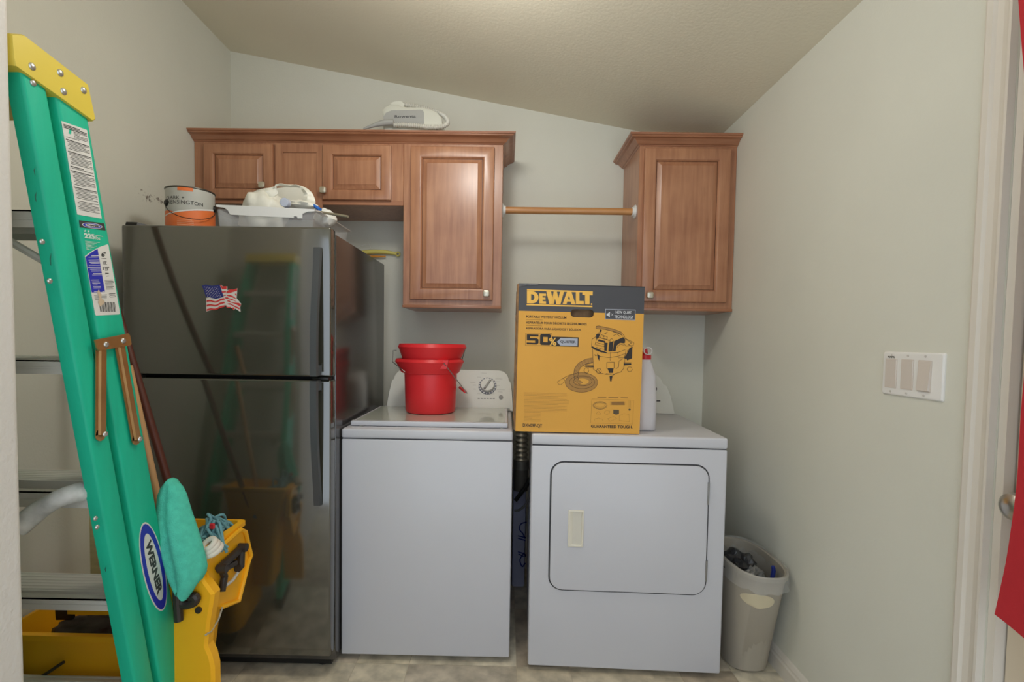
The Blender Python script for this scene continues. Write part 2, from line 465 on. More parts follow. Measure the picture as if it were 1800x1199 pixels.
# ------------------------------------------------------------------ wall cabinets
M_wood = wood('stained_maple', (156, 104, 76), (186, 134, 100))
M_woodH = wood('stained_maple_rail', (150, 98, 70), (178, 124, 92), axis='X')
M_glaze = mat('dark_glaze', (74, 42, 26), rough=0.4)
M_knob = mat('brushed_nickel_knob', (206, 200, 184), rough=0.38, metal=0.9, var=0.04)
CY = 2.390                       # cabinet front
CF = Frame((0, CY-.021, 0), (1, 0, 0), (0, 0, 1), (0, -1, 0))
def rect_loops(x0, x1, z0, z1, steps, yf):
    return [[Vector((x0+i, yf+d, z0+i)), Vector((x1-i, yf+d, z0+i)), Vector((x1-i, yf+d, z1-i)), Vector((x0+i, yf+d, z1-i))] for i, d in steps]
def raised_door(parent, x0, x1, z0, z1, fw, knob=None, name='door'):
    yf = CY-.021
    d = MB().loft(rect_loops(x0, x1, z0, z1, [(0, .0205), (0, .004), (.002, .0012), (.005, 0), (fw-.010, 0), (fw-.006, .0015), (fw-.002, .006), (fw, .0105)], yf), True, False)
    d = d.build(name, M_wood, parent, smooth=25)
    g = MB().loft(rect_loops(x0, x1, z0, z1, [(fw-.0005, .0102), (fw-.0005, .0120), (fw+.004, .0120)], yf), False, False)
    g.build('glazed_groove', M_glaze, d, smooth=0)
    MB().loft(rect_loops(x0, x1, z0, z1, [(fw+.002, .0119), (fw+.002, .011), (fw+.020, .0035), (fw+.022, .0018), (fw+.024, .0018)], yf), False, True).build('raised_panel', M_wood, d, smooth=25)
    if knob:
        a, b = CF.ab(*knob)
        k = MB(); k.cyl((a, yf, b), (a, yf-.012, b), .006, .008, 12)
        prof = []
        for s, dd in ((.008, .010), (.0145, .013), (.0155, .019), (.0135, .024), (.008, .026)):
            prof.append([Vector((a+p[0], yf-dd, b+p[1])) for p in rrect(-s, s, -s, s, s*.45, 3)])
        k.loft(prof); k.build('knob', M_knob, d, label='square brushed nickel knob')
    return d
def P(x, y, Y): return at(x, y, Y=Y)
zt = P(600, 252, CY).z                       # underside of the crown on the cabinet face
ztop = P(600, 227, CY-.06).z                 # top of the crown
xa, xm, xb = XL, P(708.5, 450, CY).x, P(882, 420, CY).x
zs = P(650, 361, CY).z
zt_b = P(800, 542, CY).z
zr0, zr1 = P(1200, 547, CY).z, P(1200, 258, CY).z
xr0, xr1 = P(1121, 400, CY).x, XR-.001
ztr = P(1200, 232, CY-.06).z
c1 = thing('wall_cabinet', 'short two-door brown wood wall cabinet above the refrigerator', 'cabinet', ((xa+xm)/2, 2.55, zs), 'brown wall cabinets')
MB().rbox(xa+.001, xm-.0005, CY, YB-.001, zs, ztop-.02, .0015, 1).build('carcass', M_wood, c1, smooth=0)
MB().rbox(xa+.001, xm-.0005, CY-.003, CY-.0002, zs, zs+.022, .001, 1).build('bottom_rail', M_woodH, c1, smooth=0)
def dpx(c, x0, y0, x1, y1, fw, knob):
    a = CF.ab(x0, (y0+y1)/2)[0]; b = CF.ab(x1, (y0+y1)/2)[0]; t = CF.ab((x0+x1)/2, y0)[1]; u = CF.ab((x0+x1)/2, y1)[1]
    return raised_door(c, a, b, u, t, fw, knob)
dpx(c1, 357, 252, 479, 349, .050, (463, 327))
dpx(c1, 566, 254, 687, 351, .050, (570, 336))
# recessed flat panel between the two doors
f0, f1, t0, t1 = CF.ab(495, 300)[0], CF.ab(555, 300)[0], CF.ab(525, 343)[1], CF.ab(525, 266)[1]
g0, g1 = CF.ab(482, 300)[0], CF.ab(565, 300)[0]
mb = MB(); mb.loft(rect_loops(g0, g1, t0-.06, t1+.040, [(0, .0205), (0, .012)], CY-.021), True, False)
o4 = [Vector((g0, CY-.009, t0-.06)), Vector((g1, CY-.009, t0-.06)), Vector((g1, CY-.009, t1+.04)), Vector((g0, CY-.009, t1+.04))]
i4 = [Vector((f0, CY-.009, t0)), Vector((f1, CY-.009, t0)), Vector((f1, CY-.009, t1)), Vector((f0, CY-.009, t1))]
i5 = [p+Vector((0, .006, 0)) for p in i4]
mb.loft([o4, i4, i5], False, False)
mb.build('divider_frame', M_wood, c1, smooth=0)
MB().loft([[p+Vector((0, .0005, 0)) for p in i5], [p+Vector((0, -.0005, 0)) for p in i5]]).build('recessed_panel', M_wood, c1, smooth=0)

c2 = thing('wall_cabinet', 'tall one-door brown wood wall cabinet above the washer', 'cabinet', ((xm+xb)/2, 2.55, zt_b), 'brown wall cabinets')
MB().rbox(xm+.0005, xb, CY, YB-.001, zt_b, ztop-.02, .0015, 1).build('carcass', M_wood, c2, smooth=0)
MB().rbox(xm-.001, xb+.002, CY-.007, CY-.0002, zt_b, zt_b+.014, .003, 2).build('bottom_molding', M_woodH, c2)
dpx(c2, 721, 257, 867.5, 527, .055, (855, 516.5))
cr = [(0.0, -.052), (.004, -.050), (.006, -.046), (.012, -.044), (.020, -.036), (.026, -.028), (.034, -.022), (.046, -.019), (.049, -.016), (.049, -.012), (.055, -.010), (.058, -.003), (.058, 0), (0, 0)]
def crown(name, x0, x1, zt, zb, left_ret, right_ret, parent, label=None):
    h = zt-zb; pr = [(o, zt+z*h/.052) for o, z in cr]; lp = []
    if left_ret:
        lp.append([Vector((x0-o, YB-.001, z)) for o, z in pr]); lp.append([Vector((x0-o, CY-o, z)) for o, z in pr])
    else: lp.append([Vector((x0, CY-o, z)) for o, z in pr])
    if right_ret:
        lp.append([Vector((x1+o, CY-o, z)) for o, z in pr]); lp.append([Vector((x1+o, YB-.001, z)) for o, z in pr])
    else: lp.append([Vector((x1, CY-o, z)) for o, z in pr])
    return MB().loft(lp).build(name, M_woodH, parent, smooth=20)
tag(crown('crown_molding', XL+.001, xb, ztop, zt, False, True, None), 'long brown wood crown molding along the two left wall cabinets', 'molding')

c3 = thing('wall_cabinet', 'small one-door brown wood wall cabinet in the right corner', 'cabinet', ((xr0+xr1)/2, 2.55, zr0), 'brown wall cabinets')
MB().rbox(xr0, xr1, CY, YB-.001, zr0, ztr-.02, .0015, 1).build('carcass', M_wood, c3, smooth=0)
MB().rbox(xr0-.001, xr1, CY-.007, CY-.0002, zr0, zr0+.014, .003, 2).build('bottom_molding', M_woodH, c3)
dpx(c3, 1131, 260, 1282, 531, .058, (1141, 519.5))
crown('crown', xr0, XR-.001, ztr, zr1, True, False, c3)

# hanging rod between the cabinets
M_rod = wood('rod_wood', (178, 122, 70), (200, 145, 90), rough=0.35, axis='X')
RY = 2.447; rz = P(1000, 371, RY).z
rod = thing('closet_rod', 'varnished wooden closet rod with white end sockets between the cabinets', 'rod', ((xb+xr0)/2, RY, rz-.016))
MB().cyl((xb+.006, RY, rz), (xr0-.006, RY, rz), .0165, n=24).build('pole', M_rod, rod)
for x, s in ((xb, 1), (xr0, -1)):
    MB().cyl((x+s*.0006, RY, rz), (x+s*.006, RY, rz), .033, .030, 24).cyl((x+s*.005, RY, rz), (x+s*.016, RY, rz), .023, .021, 24).build('socket', M_white, rod, label='white plastic rod socket')

# ------------------------------------------------------------------ refrigerator
FY = 1.775
FF = Frame((0, FY, 0), (1, 0, 0), (0, 0, 1), (0, -1, 0))
fx0, fx1 = FF.ab(212.4, 395)[0], FF.ab(581, 700)[0]
fzt = FF.ab(400, 397)[1]; fzs = FF.ab(400, 663)[1]; fzb = FF.ab(575, 1155)[1]
M_frg = mat('glossy_black_door', (60, 59, 50), rough=0.10, var=0.10, vscale=2, spec=0.5, ior=2.3)
M_frs = mat('black_side_panel', (52, 50, 48), rough=0.20, var=0.08, vscale=2, spec=0.5, ior=2.1, bump=0.02, bscale=300)
M_blk = mat('black_plastic', (26, 26, 26), rough=0.4)
M_gask = mat('gasket', (22, 22, 24), rough=0.7)
M_hndl = mat('dark_handle', (74, 76, 78), rough=0.38, var=0.04, spec=0.6)
fr = thing('refrigerator', 'glossy black top-freezer refrigerator against the left wall', 'refrigerator', ((fx0+fx1)/2, 2.2, 0))
MB().rbox(fx0+.004, fx1-.003, FY+.066, 2.565, .03, fzt-.012, .004, 2).build('cabinet', M_frs, fr)
MB().box(fx0+.015, fx1-.012, FY+.052, FY+.068, fzb+.012, fzt-.02).build('gasket', M_gask, fr, smooth=0)
MB().rbox(fx0, fx1, FY, FY+.054, fzs+.006, fzt, .007, 3).build('freezer_door', M_frg, fr)
MB().rbox(fx0, fx1, FY, FY+.054, fzb, fzs-.006, .007, 3).build('fresh_food_door', M_frg, fr)
MB().box(fx0+.02, fx1-.02, FY+.07, FY+.09, .012, .085).build('kick_grille', M_blk, fr, smooth=0)
for x in (fx0+.06, fx1-.06):
    MB().cyl((x, FY+.10, 0), (x, FY+.10, .035), .018, n=12).build('levelling_foot', M_blk, fr)
    MB().cyl((x, 2.48, 0), (x, 2.48, .035), .018, n=12).build('levelling_foot', M_blk, fr)
# hinge cover on the top left, centre hinge, latch cap
h0 = Vector((fx0+.02, FY+.055, fzt-.011))
MB().loft([[h0+Vector(p) for p in ((-.012, -.045, .012), (.03, -.045, .012), (.10, .03, .0), (.10, .06, 0), (-.012, .06, 0))],
           [h0+Vector(p) for p in ((-.010, -.043, .023), (.03, -.043, .022), (.09, .028, .012), (.09, .055, .012), (-.010, .055, .02))]]).build('hinge_cover', M_blk, fr)
MB().box(fx0-.001, fx0+.060, FY-.001, FY+.03, fzs-.005, fzs-.001).box(fx0+.02, fx0+.055, FY-.003, FY+.02, fzs-.001, fzs+.003).build('centre_hinge', mat('hinge_steel', (150, 146, 138), rough=0.4, metal=0.8), fr, smooth=0)
MB().rbox(fx1-.062, fx1-.004, FY-.010, FY+.03, fzs-.005, fzs+.005, .003, 2).build('handle_bracket', M_blk, fr)
# strap handles, bowed away from the doors towards the split
def handle(y_att, y_mid, name, flip):
    za = FF.ab(560, y_att)[1]; zm = FF.ab(560, y_mid)[1]
    xc = FF.ab(559.5, y_att)[0]; n = 14; lp = []
    for i in range(n+1):
        t = i/n; z = za+(zm-za)*t
        off = .004+.036*math.sin(min(1, t*1.25)*math.pi/2)**1.3
        hw = .0155; th = .010
        lp.append([Vector((xc-hw, FY-off, z)), Vector((xc-hw+.004, FY-off-th, z)), Vector((xc+hw-.004, FY-off-th, z)), Vector((xc+hw, FY-off, z))])
    mb = MB().loft(lp)
    mb.box(xc-.010, xc+.010, FY-.043, FY+.001, min(zm, zm+(za-zm)*.08), max(zm, zm+(za-zm)*.08))
    mb.box(xc-.013, xc+.013, FY-.008, FY+.001, min(za, za+(zm-za)*.07), max(za, za+(zm-za)*.07))
    mb.build(name, M_hndl, fr, smooth=30)
handle(436, 660, 'freezer_handle', False)
handle(887, 668, 'fresh_food_handle', True)

# flag magnet
fm = thing('flag_magnet', 'waving American flag magnet on the freezer door', 'magnet', tuple(FF.w(FF.ab(390, 525)[0], FF.ab(390, 545)[1], .001)))
C4 = crop(345, 490, 17.13)
M_fr = mat('flag_red', (214, 62, 60), rough=0.6); M_fb = mat('flag_blue', (42, 50, 120), rough=0.6); M_fw = mat('flag_white', (224, 216, 208), rough=0.6)
mb = MB()
out = C4((310, 580), (420, 555), (600, 600), (700, 575), (850, 540), (880, 790), (690, 880), (560, 910), (310, 990))
out2 = C4((720, 190), (770, 190), (790, 235), (930, 230), (935, 350), (1020, 325), (1130, 330), (1240, 290), (1225, 470), (1215, 590), (1355, 760), (1320, 870), (1335, 1000), (1180, 900), (1130, 945), (1075, 880), (935, 880), (890, 800), (830, 520))
for o_ in (out, out2): mb.prism([FF.w(*FF.ab(*p), .0002) for p in o_], FF.n*.002)
mb.build('white_field', M_fw, fm, smooth=0)
mb = MB(); mb.prism([FF.w(*FF.ab(*p), .0002) for p in C4((180, 210), (300, 180), (480, 215), (600, 205), (705, 180), (760, 350), (840, 545), (760, 570), (600, 610), (470, 580), (400, 555), (300, 545), (250, 370))], FF.n*.0024)
mb.build('blue_canton', M_fb, fm, smooth=0)
mb = MB()
for r_ in range(9):
    for c_ in range(6 if r_ % 2 == 0 else 5):
        fx = 268+ (c_+(.5 if r_ % 2 else 0))*76+r_*11; fy = 252+r_*34+ [0, 6, 28, 34, 12, -4, -6][min(c_, 6)]*.8
        p = C4((fx, fy))[0]; a, b = FF.ab(*p)
        mb.poly([FF.w(a+x_, b+y_, .0028) for x_, y_ in ell(0, 0, .0013, .0013, 5, math.pi/2, math.pi/2+2*math.pi)])
tag(mb.build('stars', M_fw, fm, smooth=0), kind='stuff')
mb = MB()
for k in range(3):
    yo = k*128
    top = [(325, 650+yo*1.05), (440, 640+yo*.98), (600, 680+yo*.85), (730, 610+yo*.85), (860, 585+yo*.85)]
    bot = [(870, 630+yo*.85), (740, 665+yo*.85), (600, 725+yo*.85), (440, 690+yo*.98), (325, 705+yo*1.05)]
    put_poly(mb, FF, C4(*[(p.x, p.y) for p in spline([(*q, 0) for q in top], 3)], *[(p.x, p.y) for p in spline([(*q, 0) for q in bot], 3)]), .0026)
for q in ([(720, 190), (770, 190), (790, 235), (930, 230), (925, 315), (790, 320)], [(770, 385), (900, 375), (910, 415), (790, 430)], [(820, 485), (900, 480), (905, 512), (840, 515)],
          [(930, 380), (1020, 325), (1130, 330), (1240, 290), (1240, 370), (1120, 400), (1040, 430), (910, 440)], [(930, 490), (1010, 485), (1110, 520), (1205, 590), (1200, 610), (1090, 560), (940, 520)],
          [(880, 560), (970, 560), (980, 585), (1090, 610), (1210, 680), (1230, 700), (1100, 645), (890, 600)], [(940, 650), (1020, 660), (1050, 700), (1140, 720), (1300, 730), (1355, 780), (1330, 840), (1190, 760), (1060, 720), (950, 685)],
          [(950, 750), (1040, 740), (1100, 780), (1200, 830), (1320, 880), (1310, 930), (1180, 860), (1060, 790), (960, 775)], [(900, 800), (935, 800), (945, 850), (1060, 850), (1060, 885), (935, 885)], [(1080, 880), (1130, 860), (1165, 900), (1130, 945)], [(1180, 440), (1225, 470), (1215, 520), (1180, 490)]):
    put_poly(mb, FF, C4(*q), .0026)
mb.build('red_stripes', M_fr, fm, smooth=0)

# ------------------------------------------------------------------ washer
M_wht = mat('white_enamel', (207, 207, 213), rough=0.30, var=0.012, vscale=3, coat=0.15)
M_cons = mat('console_white', (222, 223, 216), rough=0.4, var=0.012)
M_shad = mat('seam_dark', (60, 60, 64), rough=0.7)
M_grey = mat('grey_plastic', (150, 150, 146), rough=0.45)
WY = 1.888
WF = Frame((0, WY, 0), (1, 0, 0), (0, 0, 1), (0, -1, 0))
wx0, wx1 = fx1+.002, WF.ab(899.3, 900)[0]
wzs = WF.ab(750, 773)[1]; wzt = .905
ws = thing('washing_machine', 'white top-load washing machine between the refrigerator and dryer', 'washer', ((wx0+wx1)/2, 2.25, 0))
MB().rbox(wx0, wx1, WY, 2.60, .022, wzs-.002, .006, 3).build('cabinet', M_wht, ws)
MB().box(wx0+.004, wx1-.004, WY+.005, 2.59, wzs-.004, wzs+.003).build('seam', M_shad, ws, smooth=0)
MB().rbox(wx0, wx1, WY-.002, 2.60, wzs+.001, wzt, .008, 3).build('top_deck', M_wht, ws)
for x in (wx0+.05, wx1-.05):
    for y in (WY+.06, 2.54): MB().cyl((x, y, 0), (x, y, .03), .02, n=12).build('foot', M_blk, ws)
lx0, lx1 = at(611, 743, Z=.925).x, at(893, 748, Z=.925).x
ly0 = at(750, 742, Z=.926).y; ly1 = 2.405
MB().rbox(lx0, lx1, ly0, ly0+.024, wzt+.002, wzt+.022, .004, 2).rbox(lx0, lx0+.02, ly0+.02, ly1, wzt+.002, wzt+.019, .003, 1).rbox(lx1-.02, lx1, ly0+.02, ly1, wzt+.002, wzt+.019, .003, 1).rbox(lx0, lx1, ly1-.02, ly1, wzt+.002, wzt+.019, .003, 1).build('lid_frame', M_wht, ws)
M_lid = mat('green_tint_lid_glass', (196, 203, 190), rough=0.07, var=0.01, spec=0.6, coat=0.5)
MB().box(lx0+.012, lx1-.012, ly0+.022, ly1-.012, wzt+.006, wzt+.0195).build('lid_glass', M_lid, ws, smooth=0)
for x in (lx0+.042, lx1-.025):
    MB().box(x-.006, x+.006, ly0-.003, ly0+.006, wzt-.001, wzt+.004).build('lid_bumper', M_grey, ws, smooth=0)
def console(parent, x0, x1, y0, zb, lean, hgt, taper, rc, depth, m):
    """slanted control console; returns the frame of its face"""
    vdir = Vector((0, lean, hgt)).normalized(); L_ = math.hypot(lean, hgt)
    F_ = Frame(((x0+x1)/2, y0, zb), (1, 0, 0), vdir, (0, -vdir.z, vdir.y)); hw = (x1-x0)/2
    pts = [(-hw, 0), (hw, 0)]
    for sgn in (1, -1):
        a = [(hw-taper*.25, L_*.45), (hw-taper*.6, L_*.70)]
        arc = [(hw-taper-rc*(1-math.cos(q)), L_-rc*(1-math.sin(q))) for q in [math.pi/2*i/8 for i in range(9)]]
        s_ = a+arc
        if sgn == 1: pts += s_
        else: pts += [(-x, y) for x, y in reversed(s_)]
    f0 = [F_.w(a*.985, .003+b*.985, .0) for a, b in pts]
    f1 = [F_.w(a, b, -.010) for a, b in pts]
    f2 = []
    for a, b in pts:
        p = F_.w(a, b, 0); f2.append(Vector((p.x, y0+depth, zb+(p.z-zb)*.97)))
    MB().loft([f0, f1, f2]).build('console', m, parent, smooth=40)
    return F_
cy0 = 2.425
xa_, xb_ = at(677, 712, Y=cy0).x, at(903, 722, Y=cy0).x
cht = at(800, 650, Y=cy0+.10).z-(wzt)
CW = console(ws, xa_, xb_, cy0, wzt, .10, cht, .022, .055, .17, M_cons)
MB().rbox(xa_+.015, xb_-.02, cy0-.022, cy0-.001, wzt+.001, wzt+.016, .003, 2).build('hinge_strip', mat('hinge_grey', (172, 178, 176), rough=0.35), ws)
kc = CW.ab(857, 678.5)
def disc(fr_, a, b, r_, c0, c1, r2=None, n=28): return MB().cyl(fr_.w(a, b, c0), fr_.w(a, b, c1), r_, r_ if r2 is None else r2, n)
kn = disc(CW, *kc, .045, .0004, .006, .043).build('dial', mat('dial_blue_grey', (88, 92, 108), rough=0.35), ws)
mb = MB()
for i in range(18):
    a = 2*math.pi*i/18+.1
    mb.poly([CW.w(kc[0]+math.cos(a+d)*r_, kc[1]+math.sin(a+d)*r_, .0063) for r_, d in ((.037, -.05), (.0445, -.05), (.0445, .05), (.037, .05))])
tag(mb.build('dial_marks', M_white, kn, smooth=0), kind='stuff')
disc(CW, *kc, .036, .006, .022, .032).build('dial_cap', M_cons, kn)
mb = MB(); ang = math.radians(58); du, dv = math.cos(ang), math.sin(ang)
q = [(kc[0]+du*s*.030-dv*t*.0065, kc[1]+dv*s*.030+du*t*.0065) for s, t in ((-1, -.7), (1, -.7), (1, .7), (-1, .7))]
mb.loft([[CW.w(a, b, .021) for a, b in q], [CW.w(kc[0]+(a-kc[0])*.9, kc[1]+(b-kc[1])*.9, .030) for a, b in q]]).build('dial_grip', M_grey, kn)
bt = CW.ab(880.5, 698.5); disc(CW, *bt, .0105, .0004, .004).build('start_button', M_grey, ws)
for i in range(6):
    a, b = CW.ab(841.5+i*5.3, 700.5); MB().loft([[CW.w(a+x, b+y, c) for x, y in ((-.005, -.0015), (.005, -.0015), (.005, .0015), (-.005, .0015))] for c in (.0002, .001)]).build('indicator', M_shad, ws, smooth=0)
mb = MB()
for (x, y, w_) in ((851, 656, 9), (842, 663, 6), (831, 672, 9), (834, 677, 6), (834, 684, 5), (877, 666, 12), (874, 671, 8), (876, 678, 5), (880, 685, 14), (879, 689, 8), (842, 692, 6), (866, 692, 6)):
    put_line(mb, CW, [(x-w_/2, y), (x+w_/2, y+.2)], .0016, .0006)
tag(mb.build('printed_marks', mat('pale_print', (172, 172, 166), rough=0.6), ws, smooth=0), kind='stuff')

# ------------------------------------------------------------------ dryer
ang = math.radians(-2.1)
DU = Vector((math.cos(ang), math.sin(ang), 0)); DN = Vector((math.sin(ang), -math.cos(ang), 0))
d0 = at(927.5, 1168, Y=1.848); d0.z = 0
DF = Frame(d0, DU, (0, 0, 1), DN)
DM = Matrix(((DU.x, -DN.x, 0, d0.x), (DU.y, -DN.y, 0, d0.y), (0, 0, 1, 0), (0, 0, 0, 1)))   # local x right, y depth, z up
dw = (DF.ab(1279, 790)[0]+DF.ab(1267, 1180)[0])/2; dzs = DF.ab(1100, 786)[1]; dzt = DF.ab(1100, 767)[1]
dzt = .905
DMI = DM
ds = thing('dryer', 'white front-load clothes dryer beside the right wall', 'dryer', tuple(DM @ Vector((dw/2, .35, 0))))
MB().rbox(0, dw, 0, .70, .020, dzs-.002, .007, 3).xf(DM).build('cabinet', M_wht, ds)
MB().box(.004, dw-.004, .005, .69, dzs-.004, dzs+.003).xf(DM).build('seam', M_shad, ds, smooth=0)
MB().rbox(0, dw, -.002, .70, dzs+.001, dzt, .008, 3).xf(DM).build('top_panel', M_wht, ds)
for x in (.05, dw-.05):
    for y in (.06, .64): MB().cyl((x, y, 0), (x, y, .03), .02, n=12).xf(DM).build('foot', M_blk, ds)
a0, b1 = DF.ab(967, 930)[0], DF.ab(1100, 815)[1]; a1, b0 = DF.ab(1242.5, 930)[0], DF.ab(1100, 1040)[1]
rr = .048
def ring(ins, c): return [DF.w(a, b, c) for a, b in rrect(a0+ins, a1-ins, b0+ins, b1-ins, rr-ins, 8)]
MB().loft([ring(-.004, .0002), ring(-.004, .0007), ring(.004, .0007), ring(.004, .0002)], False, False).build('door_gap', M_shad, ds, smooth=0)
dd = MB().loft([ring(.0015, .0004), ring(.0015, .006), ring(.003, .0085), ring(.007, .0095)]).build('door', M_wht, ds)
ha0, hb1 = DF.ab(998, 930)[0], DF.ab(1011, 895)[1]; ha1, hb0 = DF.ab(1025, 930)[0], DF.ab(1011, 959)[1]
M_crm = mat('cream_plastic', (228, 222, 206), rough=0.4)
def hr(i, c, l=0): return [DF.w(a, b, c) for a, b in rrect(ha0+i+l, ha1-i, hb0+i, hb1-i, .002, 2)]
MB().loft([hr(0, .0094), hr(0, .0145), hr(.003, .016), hr(.006, .0155), hr(.008, .0098, .010)], False, False).build('handle', M_crm, dd, label='cream recessed door pull')
MB().loft([hr(.006, .0096), hr(.006, .0105)]).build('handle_recess', mat('recess_grey', (216, 211, 198), rough=0.5), dd)
for (px_, y0_, y1_) in ((1243.5, 847, 886), (1240, 984, 1020)):
    a = DF.ab(px_, (y0_+y1_)/2)[0]; z0_, z1_ = DF.ab(px_, y1_)[1], DF.ab(px_, y0_)[1]
    MB().loft([[DF.w(a+x, z, c) for x, z in ((-.0045, z0_), (.0045, z0_), (.0045, z1_), (-.0045, z1_))] for c in (.0008, .007)]).cyl(DF.w(a, z0_, .008), DF.w(a, z1_, .008), .004, n=8).build('hinge', mat('hinge_metal', (140, 138, 134), rough=0.4, metal=0.7), dd, smooth=30)
# console at the rear
cyd = .585
c0_ = DM @ Vector((dw/2, cyd, 0))
CD = console(ds, c0_.x-dw/2+.015, c0_.x+dw/2-.012, c0_.y, dzt, .075, at(1165, 658, Y=c0_.y+.08).z-dzt, .045, .05, .12, M_cons)
mb = MB(); put_line(mb, CD, [(1152, 705), (1160, 705)], .006, .0008)
mb.build('printed_marks', M_shad, ds, smooth=0)
kk = CD.ab(1153, 684.5); disc(CD, kk[0]-.012, kk[1], .016, .0003, .012, .014).build('dial', mat('dial_dark', (56, 56, 60), rough=0.4), ds)
# ------------------------------------------------------------------ vacuum carton on the dryer
M_yel = mat('carton_yellow', (226, 166, 66), rough=0.55, var=0.03, vscale=5)
M_char = mat('carton_charcoal', (74, 74, 78), rough=0.5, var=0.05)
M_kraft = mat('torn_kraft', (176, 140, 104), rough=0.8, var=0.25, vscale=40)
M_ink = mat('black_ink', (48, 42, 38), rough=0.6)
M_inkt = mat('brown_ink_tint', (150, 108, 52), rough=0.6)
M_ylogo = mat('logo_yellow', (244, 190, 84), rough=0.5)
M_silv = mat('print_silver', (176, 180, 192), rough=0.5)
M_sep = mat('hose_print_tint', (176, 130, 66), rough=0.6)
yb = math.radians(0.8); rb = math.radians(-0.55)
BU = Vector((math.cos(yb)*math.cos(rb), math.sin(yb)*math.cos(rb), math.sin(rb))); BN = Vector((math.sin(yb), -math.cos(yb), 0)); BV = BN.cross(BU)*-1
if BV.z < 0: BV = -BV
BF = Frame(at(906, 758, Y=1.856), BU, BV, BN)
bw = (BF.ab(1132.5, 505)[0]+BF.ab(1125, 763)[0])/2; bh = BF.ab(1020, 501)[1]; bd = .34
BF.o.z += max(0, .9065-min((BF.w(bw, 0)).z, BF.o.z))
bx = thing('vacuum_carton', 'yellow and charcoal wet/dry vacuum carton standing on the dryer', 'box', tuple(BF.w(bw/2, 0, -bd/2)))
bb = BF.ab(1020, 549)[1]
hc = BF.ab(1023, 551)
hx0, hx1, hy0, hy1 = BF.ab(1003, 551)[0], BF.ab(1044, 551)[0], BF.ab(1023, 558)[1], BF.ab(1023, 544)[1]
hole = rrect(hx0, hx1, hy0, hy1, (hy1-hy0)*.48, 6)
def holed(z0, z1, upper):
    """front sheet cut by the hand hole"""
    cy_ = bb
    hpts = [p for p in hole]
    if upper:
        arc = sorted([p for p in hpts if p[1] > cy_], key=lambda p: p[0])
        return [(0, cy_)] + [(arc[0][0], cy_)] + arc + [(arc[-1][0], cy_)] + [(bw, cy_), (bw, z1), (0, z1)]
    arc = sorted([p for p in hpts if p[1] < cy_], key=lambda p: -p[0])
    return [(0, z0), (bw, z0), (bw, cy_), (arc[0][0], cy_)] + arc + [(arc[-1][0], cy_), (0, cy_)]
MB().prism([BF.w(a, b, 0) for a, b in holed(0, bh, False)], -BF.n*.006).build('yellow_front', M_yel, bx, smooth=0)
MB().prism([BF.w(a, b, 0) for a, b in holed(0, bh, True)], -BF.n*.006).build('charcoal_front', M_char, bx, smooth=0)
def bside(a, lo, hi): return [BF.w(a, lo, -.0005), BF.w(a, lo, -bd), BF.w(a, hi, -bd), BF.w(a, hi, -.0005)]
for a, s in ((0, 1), (bw, -1)):
    MB().prism(bside(a, 0, bb), BF.u*s*.004).build('yellow_side', M_yel, bx, smooth=0)
    MB().prism(bside(a, bb, bh), BF.u*s*.004).build('charcoal_side', M_char, bx, smooth=0)
MB().prism([BF.w(0, 0, -bd), BF.w(bw, 0, -bd), BF.w(bw, bh, -bd), BF.w(0, bh, -bd)], BF.n*.004).build('back_panel', M_yel, bx, smooth=0)
MB().prism([BF.w(0, bh, 0), BF.w(bw, bh, 0), BF.w(bw, bh, -bd), BF.w(0, bh, -bd)], -BF.v*.004).build('top_flaps', M_char, bx, smooth=0)
MB().prism([BF.w(.004, 0.001, -.006), BF.w(bw-.004, 0.001, -.006), BF.w(bw-.004, 0.001, -bd+.006), BF.w(.004, 0.001, -bd+.006)], BF.v*.004).build('bottom_flaps', M_yel, bx, smooth=0)
MB().prism([BF.w(hx0-.05, hy0-.04, -.03), BF.w(hx1+.05, hy0-.04, -.03), BF.w(hx1+.05, hy1+.03, -.06), BF.w(hx0-.05, hy1+.03, -.06)], -BF.n*.004).build('inner_flap', M_kraft, bx, smooth=0)
# torn and crushed left corner
mb = MB(); loops = []
for i in range(22):
    b = bh*i/21; j1 = .001+.003*R.random(); j2 = .002+.005*R.random()
    loops.append([BF.w(-.0005, b, .0012), BF.w(-j1-.002, b, -.012), BF.w(-j2-.003, b, -.05), BF.w(-j1*.6, b, -.11), BF.w(.0, b, -.11)])
mb.loft(loops).build('torn_edge', M_kraft, bx, smooth=0)
mb = MB()
mb.loft([[BF.w(a, b, .001+.002*R.random()) for a, b in ((.0, bh-.012), (.03, bh-.006), (.07, bh-.003), (.07, bh+.001), (.0, bh+.001))], [BF.w(a, b+.003, -.03) for a, b in ((.0, bh-.012), (.03, bh-.006), (.07, bh-.003), (.07, bh+.001), (.0, bh+.001))]])
mb.build('crushed_corner', mat('scuffed_charcoal', (98, 98, 100), rough=0.6, var=0.3, vscale=60), bx, smooth=0)
# logo
C2 = crop(900, 490, 9.225)
def q2(*p): return C2(*p)
mb = MB()
put_poly(mb, BF, q2((242, 168), (1310, 205), (1310, 228), (242, 192)), .0006)
put_poly(mb, BF, q2((235, 408), (1303, 440), (1303, 464), (235, 432)), .0006)
def L2(s, bl, br, tl, bold=.06): put_text(mb, s, BF, q2(bl)[0], q2(br)[0], q2(tl)[0], .0008, bold)
def gl(pts): put_poly(mb, BF, q2(*pts), .0008)
